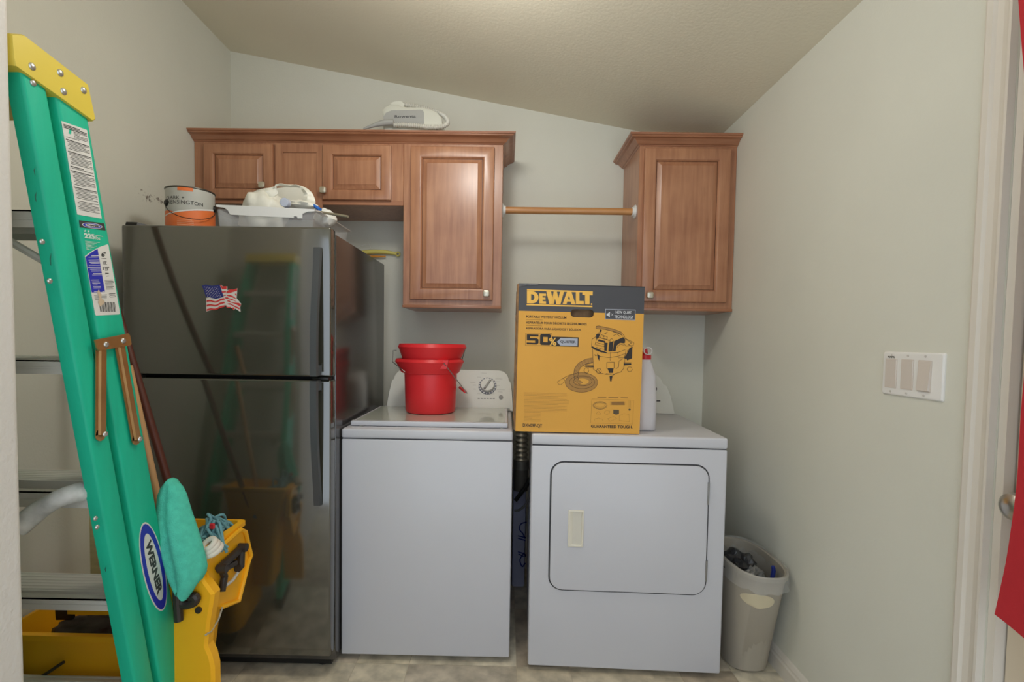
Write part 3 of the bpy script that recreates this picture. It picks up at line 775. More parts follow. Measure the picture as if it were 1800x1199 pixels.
# heavy block letters D e W A L T as cut shapes
def rel(x0, y0, x1, y1, pts):   # unit box (x right, y down) sheared with the print's slope
    return [(x0+(x1-x0)*a, y0+(x1-x0)*a*.033+(y1-y0)*b) for a, b in pts]
def ring_poly(outer, inner):
    n_ = len(outer)
    k_ = len(mb.v); mb.v += [BF.w(*BF.ab(*p), .0008) for p in q2(*outer)] + [BF.w(*BF.ab(*p), .0008) for p in q2(*inner)]
    for i in range(n_): j = (i+1) % n_; mb.f.append((k_+i, k_+j, k_+n_+j, k_+n_+i))
arcD = [(.45+.55*math.sin(t), .5-.5*math.cos(t)) for t in [math.pi*i/10 for i in range(11)]]
arcd = [(.45+.20*math.sin(t), .5-.24*math.cos(t)) for t in [math.pi*i/10 for i in range(11)]]
ring_poly(rel(242, 198, 430, 398, [(0, 0)]+arcD+[(0, 1)]), rel(242, 198, 430, 398, [(.36, .26)]+arcd+[(.36, .74)]))
gl(rel(442, 238, 552, 402, [(0, 0), (1, 0), (1, .24), (.48, .24), (.48, .39), (.92, .39), (.92, .61), (.48, .61), (.48, .76), (1, .76), (1, 1), (0, 1)]))
gl(rel(556, 204, 842, 408, [(0, 0), (.27, 0), (.34, .52), (.42, 0), (.42, 0), (.40, 1), (.17, 1)]))
gl(rel(556, 204, 842, 408, [(.41, 0), (.60, 0), (.69, .52), (.78, 0), (1, 0), (.80, 1), (.57, 1), (.50, .55), (.42, 1), (.38, 1)]))
gl(rel(820, 206, 1030, 410, [(.34, 0), (.50, 0), (.50, .30), (.40, .62), (.50, .62), (.50, .80), (.36, .80), (.30, 1), (0, 1)]))
gl(rel(820, 206, 1030, 410, [(.50, 0), (.68, 0), (1, 1), (.68, 1), (.63, .80), (.50, .80), (.50, .62), (.59, .62), (.50, .30)]))
gl(rel(1034, 206, 1165, 412, [(0, 0), (.45, 0), (.45, .74), (1, .74), (1, 1), (0, 1)]))
gl(rel(1140, 206, 1308, 414, [(0, 0), (1, 0), (1, .28), (.70, .28), (.70, 1), (.26, 1), (.26, .28), (0, .28)]))
gl([(p[0], p[1]) for p in ell(1290, 412, 13, 13, 10)])
mb.build('logo', M_ylogo, bx, smooth=0, label='yellow block logo lettering')
# product lines
def T(s_, bl, br, tl, bold=.014):
    m_ = MB(); put_text(m_, s_, BF, bl, br, tl, .0008, bold); m_.build('lettering', M_ink, bx, smooth=0)
T('PORTABLE WET/DRY VACUUM', q2((230, 632))[0], q2((880, 650))[0], q2((230, 594))[0])
T('ASPIRATEUR POUR D\u00c9CHETS SECS/HUMIDES', q2((226, 728))[0], q2((1212, 757))[0], q2((226, 682))[0])
T('ASPIRADORA PARA L\u00cdQUIDOS Y S\u00d3LIDOS', q2((224, 824))[0], q2((1116, 850))[0], q2((224, 778))[0])
C3 = crop(1020, 690, 14.99)
T('GUARANTEED TOUGH.', C3((280, 925))[0], C3((1375, 945))[0], C3((280, 852))[0], .03)
T('DXV09P-QT', (919, 751), (953, 752.5), (919, 744.2), .02)
for (y, w_) in ((662, 265), (757, 260)):
    mb = MB(); put_line(mb, BF, q2((230, y), (230+w_, y+9)), .0007); mb.build('rule', M_ink, bx, smooth=0)
# big outlined 50 and the dark plate behind the tag
mb = MB(); put_poly(mb, BF, q2((650, 938), (1080, 952), (1078, 1105), (640, 1092)), .0005); mb.build('dark_plate', M_ink, bx, smooth=0)
mb = MB(); put_poly(mb, BF, q2((240, 903), (430, 907), (430, 935), (292, 931), (292, 962), (400, 965), (430, 985), (430, 1045), (402, 1065), (238, 1060), (238, 1034), (374, 1038), (374, 1002), (240, 998)), .0008); mb.build('numeral', M_ink, bx, smooth=0)
mb = MB()
o_ = [(455, 915), (480, 895), (610, 900), (636, 920), (636, 1062), (612, 1078), (475, 1074), (452, 1055)]
i_ = [(507, 945), (510, 943), (574, 946), (580, 948), (578, 1028), (574, 1031), (510, 1028), (507, 1026)]
n_ = len(o_); k_ = len(mb.v); mb.v += [BF.w(*BF.ab(*p), .0008) for p in q2(*o_)] + [BF.w(*BF.ab(*p), .0008) for p in q2(*i_)]
for i in range(n_): j = (i+1) % n_; mb.f.append((k_+i, k_+j, k_+n_+j, k_+n_+i))
mb.build('numeral', M_ink, bx, smooth=0)
mb = MB(); put_line(mb, BF, q2((215, 1080), (220, 885), (440, 885), (460, 882), (640, 890), (655, 935)), .0007); put_line(mb, BF, q2((215, 1080), (640, 1092)), .0007); mb.build('numeral_outline', M_ink, bx, smooth=0)
mb = MB()
put_text(mb, '%', BF, q2((600, 1083))[0], q2((722, 1087))[0], q2((600, 955))[0], .0009, .02)
mb.build('percent_sign', M_ylogo, bx, smooth=0)
mb = MB(); put_poly(mb, BF, q2((728, 1022), (790, 960), (1065, 970), (1062, 1092), (785, 1084)), .0007)
mb.build('silver_tag', M_silv, bx, smooth=0)
mb = MB(); put_text(mb, 'QUIETER', BF, q2((784, 1048))[0], q2((1032, 1056))[0], q2((784, 998))[0], .0010, .02)
mb.build('tag_lettering', M_ink, bx, smooth=0)
# quiet technology badge
C7 = crop(890, 480, 3.997)
mb = MB(); put_poly(mb, BF, C7((694, 252), (908, 258), (906, 333), (693, 325)), .0006); mb.build('badge_border', M_silv, bx, smooth=0)
mb = MB(); put_poly(mb, BF, C7((698, 256), (904, 262), (902, 329), (697, 321)), .0008); mb.build('badge_field', M_char, bx, smooth=0)
mb = MB()
put_text(mb, 'NEW QUIET', BF, C7((768, 287))[0], C7((880, 291))[0], C7((768, 265))[0], .0010, .02)
put_text(mb, 'TECHNOLOGY', BF, C7((759, 317))[0], C7((893, 321))[0], C7((759, 296))[0], .0010, .02)
put_poly(mb, BF, C7((704, 284), (712, 284), (728, 272), (726, 311), (711, 299), (704, 299)), .0010)
for q in ([(737, 284), (752, 302)], [(752, 285), (737, 301)]): put_line(mb, BF, C7(*q), .0011, .0010)
mb.build('badge_lettering', mat('badge_white', (214, 214, 216), rough=0.5), bx, smooth=0)
# line drawing of the vacuum
C1 = crop(970, 565, 9.225)
def V(*p): return C1(*p)
mb = MB()
for q in ([(720, 210), (790, 190), (760, 260), (715, 290)], [(1010, 320), (1160, 255), (1190, 300), (1185, 350), (1110, 345), (1050, 390), (1035, 480), (990, 485)],
          [(935, 340), (1000, 320), (985, 485), (920, 488)], [(760, 290), (870, 320), (860, 345), (745, 320)], [(1190, 570), (1240, 470), (1260, 430), (1305, 410), (1300, 600), (1220, 632)],
          [(540, 715), (670, 715), (680, 745), (545, 730)], [(1165, 680), (1285, 680), (1290, 705), (1165, 715)], [(905, 765), (1000, 765), (990, 835), (930, 835)], [(935, 885), (985, 880), (965, 975), (945, 970)],
          [(650, 400), (690, 420), (800, 470), (890, 500), (890, 520), (780, 495), (680, 450), (645, 425)], [(850, 340), (905, 350), (890, 480), (850, 475)], [(780, 130), (810, 140), (800, 175), (775, 170)], [(860, 190), (910, 170), (880, 195), (850, 200)], [(735, 520), (775, 560), (770, 640), (745, 600)], [(1170, 570), (1200, 565), (1200, 610), (1180, 610)]):
    put_poly(mb, BF, V(*q), .0006)
lines = [[(720, 80), (760, 72), (860, 95), (1000, 125), (1120, 170), (1170, 230), (1190, 290)], [(720, 80), (712, 105), (740, 120), (870, 130), (1010, 165), (1110, 200), (1150, 240)],
         [(650, 290), (642, 420), (690, 455), (800, 500), (920, 515), (1080, 500), (1190, 460)], [(650, 290), (700, 260), (740, 200), (790, 160)], [(700, 380), (720, 300), (760, 260), (860, 280), (930, 310), (920, 480)],
         [(660, 450), (665, 600), (680, 780), (760, 830), (880, 860), (1000, 855), (1120, 820), (1165, 760), (1200, 480)], [(690, 540), (800, 570), (930, 585), (1080, 565), (1190, 520)],
         [(890, 665), (1010, 660), (1008, 760), (890, 765), (890, 665)], [(1040, 770), (1080, 740), (1090, 640), (1150, 610)], [(1180, 270), (1300, 330), (1330, 350), (1320, 390), (1200, 400)], [(1200, 290), (1290, 350), (1240, 380)],
         [(1070, 500), (1075, 590), (1170, 590), (1195, 520)], [(1040, 400), (1100, 345), (1160, 350), (1200, 400)], [(1060, 420), (1110, 370), (1170, 385)], [(950, 500), (948, 600)], [(940, 610), (955, 640)], [(720, 380), (850, 410)], [(725, 345), (845, 375)], [(720, 420), (840, 455)],
         [(800, 215), (900, 250), (890, 300), (790, 270), (800, 215)], [(1240, 370), (1310, 420)], [(1220, 470), (1250, 550)], [(1165, 665), (1285, 670)], [(540, 700), (660, 670)], [(530, 730), (680, 760)], [(880, 845), (1015, 860), (960, 890)],
         ell(560, 795, 38, 42, 14), ell(1262, 775, 42, 38, 14), ell(762, 805, 40, 42, 12), ell(968, 310, 28, 28, 10), ell(840, 245, 10, 8, 8), [(740, 770), (790, 840)], [(700, 560), (740, 545)], [(990, 165), (1120, 215)], [(1000, 230), (1050, 205), (1110, 245)]]
for l in lines: put_line(mb, BF, V(*l), .0012, .0008, closed=False)
for l in (ell(480, 990, 262, 158, 40), ell(490, 985, 205, 105, 36), ell(500, 970, 150, 75, 30)):
    put_line(mb, BF, V(*l), .0010, .0010, closed=True)
for l in ([(665, 590), (560, 610), (440, 670), (370, 760), (355, 850), (370, 960), (440, 1020), (560, 1040)], [(670, 660), (560, 690), (470, 740), (435, 810), (420, 900), (440, 960), (500, 985)], [(90, 980), (190, 920), (240, 890), (330, 850)], [(150, 1025), (210, 975)], [(90, 980), (110, 1020), (150, 1025)], [(180, 915), (215, 965)]):
    put_line(mb, BF, V(*l), .0010, .0010)
for i in range(14):
    t = i/13; p = spline([(665, 590, 0), (440, 670, 0), (355, 850, 0), (440, 1020, 0)], 5)[int(t*15)]; qv = spline([(670, 660, 0), (470, 740, 0), (420, 900, 0), (500, 985, 0)], 5)[int(t*15)]
    put_line(mb, BF, V((p.x, p.y), (qv.x, qv.y)), .0005, .0010)
tag(mb.build('vacuum_drawing', M_ink, bx, smooth=0, label='line drawing of a shop vacuum with its coiled hose'), kind='stuff')
mb = MB()
def band(o_, i_):
    n_ = len(o_); k_ = len(mb.v); mb.v += [BF.w(*BF.ab(*p), .0005) for p in V(*o_)] + [BF.w(*BF.ab(*p), .0005) for p in V(*i_)]
    for i in range(n_): j = (i+1) % n_; mb.f.append((k_+i, k_+j, k_+n_+j, k_+n_+i))
band(ell(480, 990, 262, 158, 40), ell(490, 975, 110, 50, 40)); mb.build('hose_coil_tint', M_sep, bx, smooth=0)
mb = MB()
o_ = spline([(665, 590, 0), (560, 610, 0), (440, 670, 0), (370, 760, 0), (355, 850, 0), (370, 960, 0), (440, 1020, 0)], 4); i_ = spline([(670, 660, 0), (560, 690, 0), (470, 740, 0), (435, 810, 0), (420, 900, 0), (440, 960, 0), (500, 985, 0)], 4)
mb.loft([[BF.w(*BF.ab(*V((p.x, p.y))[0]), .0007) for p in l_] for l_ in (o_, i_)], False, False, closed=False); mb.build('hose_tint', M_sep, bx, smooth=0)
mb = MB(); put_poly(mb, BF, V((720, 80), (760, 72), (1000, 125), (1120, 170), (1150, 240), (1110, 200), (870, 130), (712, 105)), .0005); mb.build('handle_tint', M_sep, bx, smooth=0)
# fine print block and the inset of accessories
mb = MB()
for i in range(21):
    y = 840+i*9.9; xe = (425 if i < 14 else 240)-(60 if i % 5 == 3 else 0)+(15 if 4 < i < 8 else 0)
    put_line(mb, BF, C7((125, y), (xe, y+(xe-125)*.03)), .0006, .0006)
put_line(mb, BF, C3((303, 172), (1405, 205), (1380, 830), (275, 800)), .0006, .0006, closed=True)
for (x0_, x1_) in ((455, 680), (745, 1000), (1070, 1250)): put_line(mb, BF, C3((x0_, 122+(x0_-455)*.02), (x1_, 122+(x1_-455)*.02)), .0022, .0006)
for l in (ell(520, 340, 185, 100, 26), ell(520, 335, 120, 55, 22), [(790, 245), (1160, 240), (1170, 330), (790, 330), (790, 245)], [(1190, 240), (1205, 330)], [(1280, 215), (1285, 400)], [(1325, 215), (1330, 400)], [(640, 500), (700, 470), (780, 490), (760, 550), (700, 580), (640, 550), (640, 500)], [(1025, 740), (1030, 610), (1150, 555), (1280, 575), (1300, 770), (1025, 740)], [(720, 690), (880, 635), (960, 690), (780, 760), (720, 690)], [(370, 750), (380, 700), (480, 670), (590, 710), (590, 750)], [(405, 565), (480, 500), (545, 570), (405, 565)]):
    put_line(mb, BF, C3(*l), .0006, .0006)
put_poly(mb, BF, C3((820, 250), (1160, 245), (1165, 325), (820, 325)), .0005)
tag(mb.build('fine_print', M_inkt, bx, smooth=0), kind='stuff')
mb = MB()
put_poly(mb, BF, C3((870, 450), (1020, 455), (1020, 560), (945, 585), (870, 555)), .0007); put_poly(mb, BF, C3(*ell(1298, 450, 32, 28, 8)), .0007)
for l in (ell(520, 340, 185, 100, 26), ell(520, 338, 160, 80, 26)): put_line(mb, BF, C3(*l), .0011, .0007)
tag(mb.build('accessory_print', mat('faded_ink', (92, 78, 56), rough=0.6), bx, smooth=0), kind='stuff')

# detergent jug behind the carton
JY = 1.985
jx1 = at(1151, 700, Y=JY).x; jx0 = jx1-.085; jz = .9065
jg = thing('detergent_jug', 'white plastic jug with a red cap behind the vacuum carton', 'jug', ((jx0+jx1)/2, JY, jz))
M_jug = mat('white_hdpe', (214, 210, 212), rough=0.4, var=0.02)
zsh = at(1142, 645, Y=JY).z; znk = at(1142, 632, Y=JY).z; jc = at(1134, 620, Y=JY).x
lp = []
for z, xa1, xb1, dy in ((jz, jx0, jx1, .045), (jz+.006, jx0-.002, jx1+.001, .05), (jz+.12, jx0, jx1+.001, .05), (zsh-.03, jx0+.01, jx1-.006, .046), (zsh+.012, jc-.03, jc+.026, .03), (znk, jc-.022, jc+.020, .022)):
    lp.append([Vector((x, JY+y, z)) for x, y in rrect(xa1, xb1, -dy, dy, min(dy*.7, (xb1-xa1)*.4), 4)])
MB().loft(lp).build('body', M_jug, jg)
M_redp = mat('red_cap', (196, 40, 48), rough=0.4)
MB().cyl((jc, JY, znk), (jc, JY, at(1134, 624, Y=JY).z), .0235, n=20).build('cap_ring', M_redp, jg)
MB().cyl((jc, JY, at(1134, 624, Y=JY).z), (jc, JY, at(1134, 613, Y=JY).z), .012, .008, 16).build('spigot', M_redp, jg)
cc = at(1139, 617, Y=JY-.012); mb = MB(); mb.tube([cc+Vector((.016*math.cos(t), 0, .014*math.sin(t))) for t in [2*math.pi*i/20 for i in range(20)]], .0022, 6, closed=True); mb.build('spigot_ring', M_white, jg)

# ------------------------------------------------------------------ nested red buckets on the washer lid
M_bkt = mat('red_bucket_plastic', (226, 46, 52), rough=0.38, var=0.03)
M_wire = mat('bail_wire', (150, 150, 148), rough=0.35, metal=0.9)
zl = wzt+.0198
bc = at(757, 700, Y=2.235); bcx = bc.x; bcy = 2.235
RB = (at(800, 720, Y=bcy).x-at(712, 720, Y=bcy).x)/2*.985
def zpx(y): return at(757, y, Y=bcy).z
zA, zB, zC = zpx(655), zpx(633), zpx(607)   # ledge, lower rim, upper rim
def bucket(zoff, label, rimh, spout, gname):
    t = thing('bucket', label, 'bucket', (bcx, bcy, zl+zoff), 'nested red buckets')
    h = zA-zl
    def fn(r_, z_, a, k):
        if k >= 4 and k <= 9:
            d = max(0, math.cos(a-spout))**14*.020*(min(k, 7)-3)/4
            e = max(0, math.cos(a-(spout+math.pi)))**14*.008*(min(k, 7)-3)/4
            return r_+d+e, z_
        return r_, z_
    prof = [(RB*.90, zl+zoff), (RB*.965, zl+zoff+.004), (RB*1.0, zl+zoff+.014), (RB*1.05, zl+zoff+h-.002), (RB*1.09, zl+zoff+h), (RB*1.11, zl+zoff+h+.004),
            (RB*1.22, zl+zoff+h+rimh*.62), (RB*1.26, zl+zoff+h+rimh*.80), (RB*1.20, zl+zoff+h+rimh), (RB*1.17, zl+zoff+h+rimh*.97), (RB*1.06, zl+zoff+h), (RB*1.01, zl+zoff+h-.004), (RB*.95, zl+zoff+.012), (RB*.3, zl+zoff+.008)]
    MB().lathe(prof, (bcx, bcy, 0), 56, fn).build('shell', M_bkt, t, smooth=30)
    return t
b1 = bucket(0.0, 'red plastic bucket on the washer lid, lower of the nested pair', zB-zA+.006, math.pi*1.02, None)
b2 = bucket(zB-zA+.002, 'upper red plastic bucket nested inside the other on the washer', zC-zB+.004, math.pi*1.5+1.5, None)
# ears and bails
e1 = at(780, 638, Y=bcy-RB*1.10)
MB().prism([e1+Vector(p) for p in ((-.026, .004, .012), (.020, .004, .012), (.012, .004, -.026), (-.016, .004, -.026))], (0, .03, 0)).build('ear', M_bkt, b1, smooth=0)
g0 = at(820, 690, Y=bcy-.06)
mb = MB(); mb.tube(spline([e1+Vector((.0, -.002, .0)), e1+(g0-e1)*.5, g0+Vector((-.004, 0, .004)), g0, g0+Vector((-.022, .05, .004))], 4), .0021, 8); mb.build('bail', M_wire, b1)
mb = MB(); mb.cyl(g0+Vector((-.006, .010, .002)), g0+Vector((-.040, .12, .010)), .0065, n=10).build('grip', M_bkt, b1)
wl = [at(697, 616, Y=bcy), at(691, 616, Y=bcy), at(690, 636, Y=bcy-.02), at(707, 650, Y=bcy-.10), at(712, 654, Y=bcy-.10)]
wr = [at(810, 616, Y=bcy), at(817, 615, Y=bcy), at(812, 634, Y=bcy+.02), at(805, 641, Y=bcy+.05)]
MB().tube(wl, .0019, 6).build('bail', M_wire, b2)
MB().tube(wr, .0019, 6).build('bail', M_wire, b2)

# ------------------------------------------------------------------ garment steamer on the cabinets
SY = 2.50; sz = ztop-.0195
st = thing('garment_steamer', 'white handheld steam iron base with corrugated hose atop the cabinets', 'appliance', (at(735, 220, Y=SY).x, SY, sz))
M_stm = mat('steamer_white', (214, 214, 202), rough=0.35, var=0.02); M_stg = mat('steamer_grey', (168, 168, 164), rough=0.4, var=0.02)
SF = Frame((0, SY-.075, 0), (1, 0, 0), (0, 0, 1), (0, -1, 0))
C6 = crop(620, 150, 9.0)
outl = [(490, 690), (480, 500), (470, 400), (520, 345), (610, 305), (700, 310), (780, 345), (1080, 350), (1230, 385), (1330, 430), (1400, 510), (1420, 620), (1420, 690)]
ab = [SF.ab(*p) for p in C6(*outl)]
ab = [(a, max(b, sz)) for a, b in ab]; ab[0] = (ab[0][0], sz); ab[-1] = (ab[-1][0], sz)
cxm = sum(p[0] for p in ab)/len(ab)
def sc_(k, c): return [SF.w(cxm+(a-cxm)*k, sz+(b-sz)*k, c) for a, b in ab]
MB().loft([sc_(.93, .008), sc_(1, 0), sc_(1, -.13), sc_(.9, -.145)]).build('base', M_stm, st)
mb = MB(); pg = [SF.ab(*p) for p in C6((500, 600), (495, 510), (530, 450), (620, 412), (1080, 400), (1120, 415), (1130, 440), (1133, 640), (500, 640))]
MB().prism([SF.w(a, max(b, sz), .007) for a, b in pg], SF.n*.003).build('grey_panel', M_stg, st, smooth=0)
mb = MB(); put_text(mb, 'Rowenta', SF, C6((672, 532))[0], C6((1004, 527))[0], C6((672, 488))[0], .0106, .015)
mb.build('lettering', mat('steel_ink', (72, 72, 74), rough=0.6), st, smooth=0)
hd = [SF.ab(*p) for p in C6((560, 310), (590, 250), (640, 222), (760, 220), (800, 265), (800, 345), (700, 312))]
MB().loft([[SF.w(a, b, c) for a, b in hd] for c in (-.02, -.10)]).build('steam_head', M_stm, st)
def corr(path, r_, step=.0085):
    ps = spline(path, 60); out = [ps[0]]; acc = 0
    for p, q in zip(ps[:-1], ps[1:]):
        acc += (q-p).length
        if acc >= step/2: out.append(q); acc = 0
    return MB().tube(out, [r_ if i % 2 else r_*.68 for i in range(len(out))], 12)
hp = [at(*C6(p)[0], Y=SF.o.y-c) for p, c in (((640, 628), .030), ((800, 626), .030), ((1000, 638), .030), ((1200, 660), .030), ((1400, 655), .020), ((1500, 600), .0), ((1470, 510), -.03), ((1370, 440), -.05), ((1180, 372), -.06), ((1000, 335), -.06), ((780, 300), -.06))]
hp = [Vector((p.x, p.y, max(p.z, sz+.012))) for p in hp]
corr(hp, .0115).build('hose', mat('hose_white', (208, 206, 196), rough=0.45), st, smooth=60)
w0 = [at(*C6(p)[0], Y=SF.o.y-.040) for p in ((170, 690), (330, 635), (480, 595), (645, 580))]
MB().tube([Vector((p.x, p.y, max(p.z, sz+.008))) for p in spline(w0, 4)], [.004+.010*min(1, i/8) for i in range(13)], 10).build('wand', M_stg, st)

# ------------------------------------------------------------------ things on top of the refrigerator
ft = fzt-.0118
CYc = 1.95; pc = at(335, 360, Y=CYc); cr_ = .083; cz1 = at(335, 326, Y=CYc-cr_).z
pcn = thing('paint_can', 'grey and orange one-gallon paint can with a wire handle on the refrigerator', 'paint can', (pc.x, CYc, ft))
M_can = mat('can_grey', (190, 190, 182), rough=0.4, var=0.02); M_cano = mat('can_orange', (236, 122, 62), rough=0.45, var=0.03); M_rim = mat('can_rim_metal', (92, 90, 84), rough=0.35, metal=0.8)
MB().lathe([(cr_-.002, ft), (cr_, ft+.003), (cr_, cz1-.005)], (pc.x, CYc, 0), 48, cap1=True).build('body', M_can, pcn)
MB().lathe([(cr_, cz1-.006), (cr_+.002, cz1-.004), (cr_+.002, cz1), (cr_-.004, cz1+.001), (cr_-.006, cz1-.006), (.01, cz1-.007)], (pc.x, CYc, 0), 48).build('rim', M_rim, pcn)
fa = math.atan2(-CYc, -pc.x)          # direction from the can to the viewer
class CylF:
    """unrolled side of the can: a = arc length to the right of the facing line, b = height"""
    def w(s, a, b, c=0.0):
        th = fa+a/cr_
        return Vector((pc.x+(cr_+c)*math.cos(th), CYc+(cr_+c)*math.sin(th), b))
CF_ = CylF(); HC = cz1-ft
def canband(fb, ft_, a0, a1, m, name, c=.0005, n=28):
    lo = []; hi = []
    for i in range(n+1):
        a = a0+(a1-a0)*i/n; t = i/n
        lo.append(CF_.w(a, ft+HC*fb(t), c)); hi.append(CF_.w(a, ft+HC*ft_(t), c))
    return MB().loft([lo, hi], False, False, closed=False).build(name, m, pcn)
half = cr_*1.75
top = lambda t: .37+.30*t**1.2
canband(lambda t: .012, lambda t: max(top(t), .50-.5*max(0, t-.22)), -half, half, M_cano, 'orange_label', .0004)
canband(lambda t: top(t)-.005, lambda t: top(t)+.012+.022*t, -half, half, M_white, 'white_swoosh', .0010)
canband(lambda t: .90, lambda t: .975, -cr_*.52, cr_*.10, M_cano, 'orange_tab', .0006, 8)
def cantext(s, a0, a1, b0, b1, m, name, bold=0.0):
    vs, fs = glyphs(s, bold); mb = MB(); mb.add([CF_.w(a0+(a1-a0)*x, ft+HC*(b0+(b1-b0)*y), .0011) for x, y in vs], fs); mb.build(name, m, pcn, smooth=0)
cantext('CLARK +', -cr_*1.15, -cr_*.24, .72, .785, M_ink, 'brand_lettering', -.005)
cantext('KENSINGTON', -cr_*1.0, cr_*.50, .625, .70, M_ink, 'brand_lettering', -.005)
mb = MB()
for i in range(6):
    a = -cr_*.55
    mb.loft([[CF_.w(a+(.055 if i else .05)*t/6, ft+HC*(.30-.035*i), .0008) for t in range(7)], [CF_.w(a+(.055 if i else .05)*t/6, ft+HC*(.308-.035*i), .0008) for t in range(7)]], False, False, closed=False)
mb.build('small_print', mat('pale_orange_print', (244, 186, 150), rough=0.5), pcn, smooth=0)
for s in (-1.05, 1.12):
    p = CF_.w(cr_*s*1.12, ft+HC*.66, 0); q = CF_.w(cr_*s*1.12, ft+HC*.66, .006)
    MB().cyl(p, q, .014, .009, 16).build('handle_ear', M_blk, pcn)
bl_ = []
for i in range(21):
    t = i/20; a = cr_*1.12*(-1.05+2.17*t); bl_.append(CF_.w(a, ft+HC*(.64-.33*math.sin(math.pi*t)**.8), .006+.012*math.sin(math.pi*t)))
MB().tube(bl_, .0016, 6).build('wire_handle', mat('dark_wire', (84, 80, 74), rough=0.4, metal=0.8), pcn)

# clear refrigerator drawer with a white rim
M_clear = mat('clear_plastic', (222, 224, 226), rough=0.06, var=0.0, alpha=0.22, spec=0.6)
bx0, bx1 = at(386, 380, Y=FY+.072).x, at(548, 380, Y=FY+.072).x; by0, by1 = FY+.072, 2.22
dz1 = at(460, 366, Y=by0).z
dw_ = thing('clear_drawer', 'clear plastic refrigerator drawer with a white rim on the refrigerator', 'drawer', ((bx0+bx1)/2, 2.02, ft))
def walls(x0, x1, y0, y1, z0, z1, t, fl=.01):
    m_ = MB()
    o0 = [Vector((x0, y0, z0)), Vector((x1, y0, z0)), Vector((x1, y1, z0)), Vector((x0, y1, z0))]; o1 = [Vector((x0-fl, y0-fl*0, z1)), Vector((x1+fl, y0-fl*0, z1)), Vector((x1+fl, y1+fl, z1)), Vector((x0-fl, y1+fl, z1))]
    cxx = Vector(((x0+x1)/2, (y0+y1)/2, 0))
    i1 = [p+Vector((math.copysign(t, cxx.x-p.x), math.copysign(t, cxx.y-p.y), 0)) for p in o1]; i0 = [p+Vector((math.copysign(t, cxx.x-p.x), math.copysign(t, cxx.y-p.y), t)) for p in o0]
    return m_.loft([o0, o1, i1, i0])
walls(bx0, bx1, by0+.004, by1, ft+.001, dz1-.004, .0025).build('tray', M_clear, dw_, smooth=0)
C5 = crop(360, 300, 6.43)
DFr = Frame((0, by0, 0), (1, 0, 0), (0, 0, 1), (0, -1, 0))
rim = [DFr.ab(*p) for p in C5((130, 385), (700, 410), (1250, 438), (1240, 460), (1160, 465), (1105, 490), (1100, 540), (1050, 540), (1045, 520), (1010, 515), (1005, 535), (290, 498), (262, 450), (220, 420), (130, 408))]
MB().prism([DFr.w(a, b, .002) for a, b in rim], DFr.n*-.004).build('white_rim', M_white, dw_, smooth=0)
e0 = at(545, 366, Y=by0)
MB().prism([Vector((bx1+.004, by0+.004, dz1-.006)), Vector((bx1+.024, by0+.02, dz1-.006)), Vector((bx1+.030, by1, dz1-.004)), Vector((bx1+.010, by1, dz1-.004))], (0, 0, .0035)).build('side_flange', mat('frosted_plastic', (206, 200, 194), rough=0.3, alpha=0.6), dw_, smooth=0)

# crumpled white carrier bag in the drawer
def crumple(c, rx, ry, rz, seed, amp, n=18, name='bag', flat=None):
    m_ = MB(); c = Vector(c); loops = []
    for i in range(n+1):
        th = math.pi*i/n; row = []
        for j in range(2*n):
            ph = 2*math.pi*j/(2*n); d = Vector((math.sin(th)*math.cos(ph), math.sin(th)*math.sin(ph), -math.cos(th)))
            k = 1+amp*noise.noise(d*2.2+Vector((seed, 0, 0)))+amp*.55*abs(noise.noise(d*5.3+Vector((0, seed, 0))))
            p = c+Vector((d.x*rx*k, d.y*ry*k, d.z*rz*k))
            if flat is not None: p.z = max(p.z, flat)
            row.append(p)
        loops.append(row)
    return m_.loft(loops, False, False)
M_bag = mat('white_film', (228, 226, 214), rough=0.45, var=0.05, alpha=0.93, vscale=12)
bY = 1.965; bgc = at(482, 352, Y=bY)
bg = thing('carrier_bag', 'crumpled white plastic bag heaped in the clear drawer', 'bag', (bgc.x, bY, ft+.006))
lx = at(428, 352, Y=bY).x; rx_ = at(556, 352, Y=bY).x
crumple((at(462, 360, Y=bY).x, bY, (ft+at(462, 341, Y=bY).z)/2), (at(508, 360, Y=bY).x-lx)*.47, .070, (at(462, 339, Y=bY).z-ft)*.52, 3.1, .28, 20, flat=ft+.005).build('heap', M_bag, bg, smooth=50)
# the standing loop of the handles
hl = [at(*p, Y=bY) for p in C5((480, 360), (560, 230), (760, 190), (840, 140), (940, 158), (1090, 170), (1190, 230), (1245, 330), (1235, 410))]
hi_ = [at(*p, Y=bY) for p in C5((700, 400), (760, 330), (830, 260), (815, 190), (900, 185), (1060, 195), (1110, 240), (1120, 300), (1100, 400))]
ol = spline(hl, 5); il = spline(hi_, 5)
mb = MB()
A = [p+Vector((0, .004*math.sin(i*.5), 0)) for i, p in enumerate(ol)]; B = [p+Vector((0, -.006+.004*math.sin(i*.6+1), 0)) for i, p in enumerate(il)]
Mid = [(p+q)/2+Vector((0, -.012-.005*math.sin(i*1.1), .001*math.sin(i*1.9))) for i, (p, q) in enumerate(zip(A, B))]
mb.loft([A, Mid, B, [p+Vector((0, .004, 0)) for p in B], [p+Vector((0, .006, 0)) for p in Mid], [p+Vector((0, .006, 0)) for p in A]], False, False, closed=False)
mb.build('handles', M_bag, bg, smooth=50)
bk = [at(*p, Y=bY+.10) for p in C5((800, 440), (800, 200), (1000, 175), (1130, 200), (1200, 440))]
MB().prism(bk, (0, .006, 0)).build('back_film', M_bag, bg, smooth=0)
crumple((at(530, 362, Y=bY-.03).x, bY-.02, at(530, 362, Y=bY-.03).z), .055, .05, .020, 7.7, .3, 14).build('fold', M_bag, bg, smooth=50)
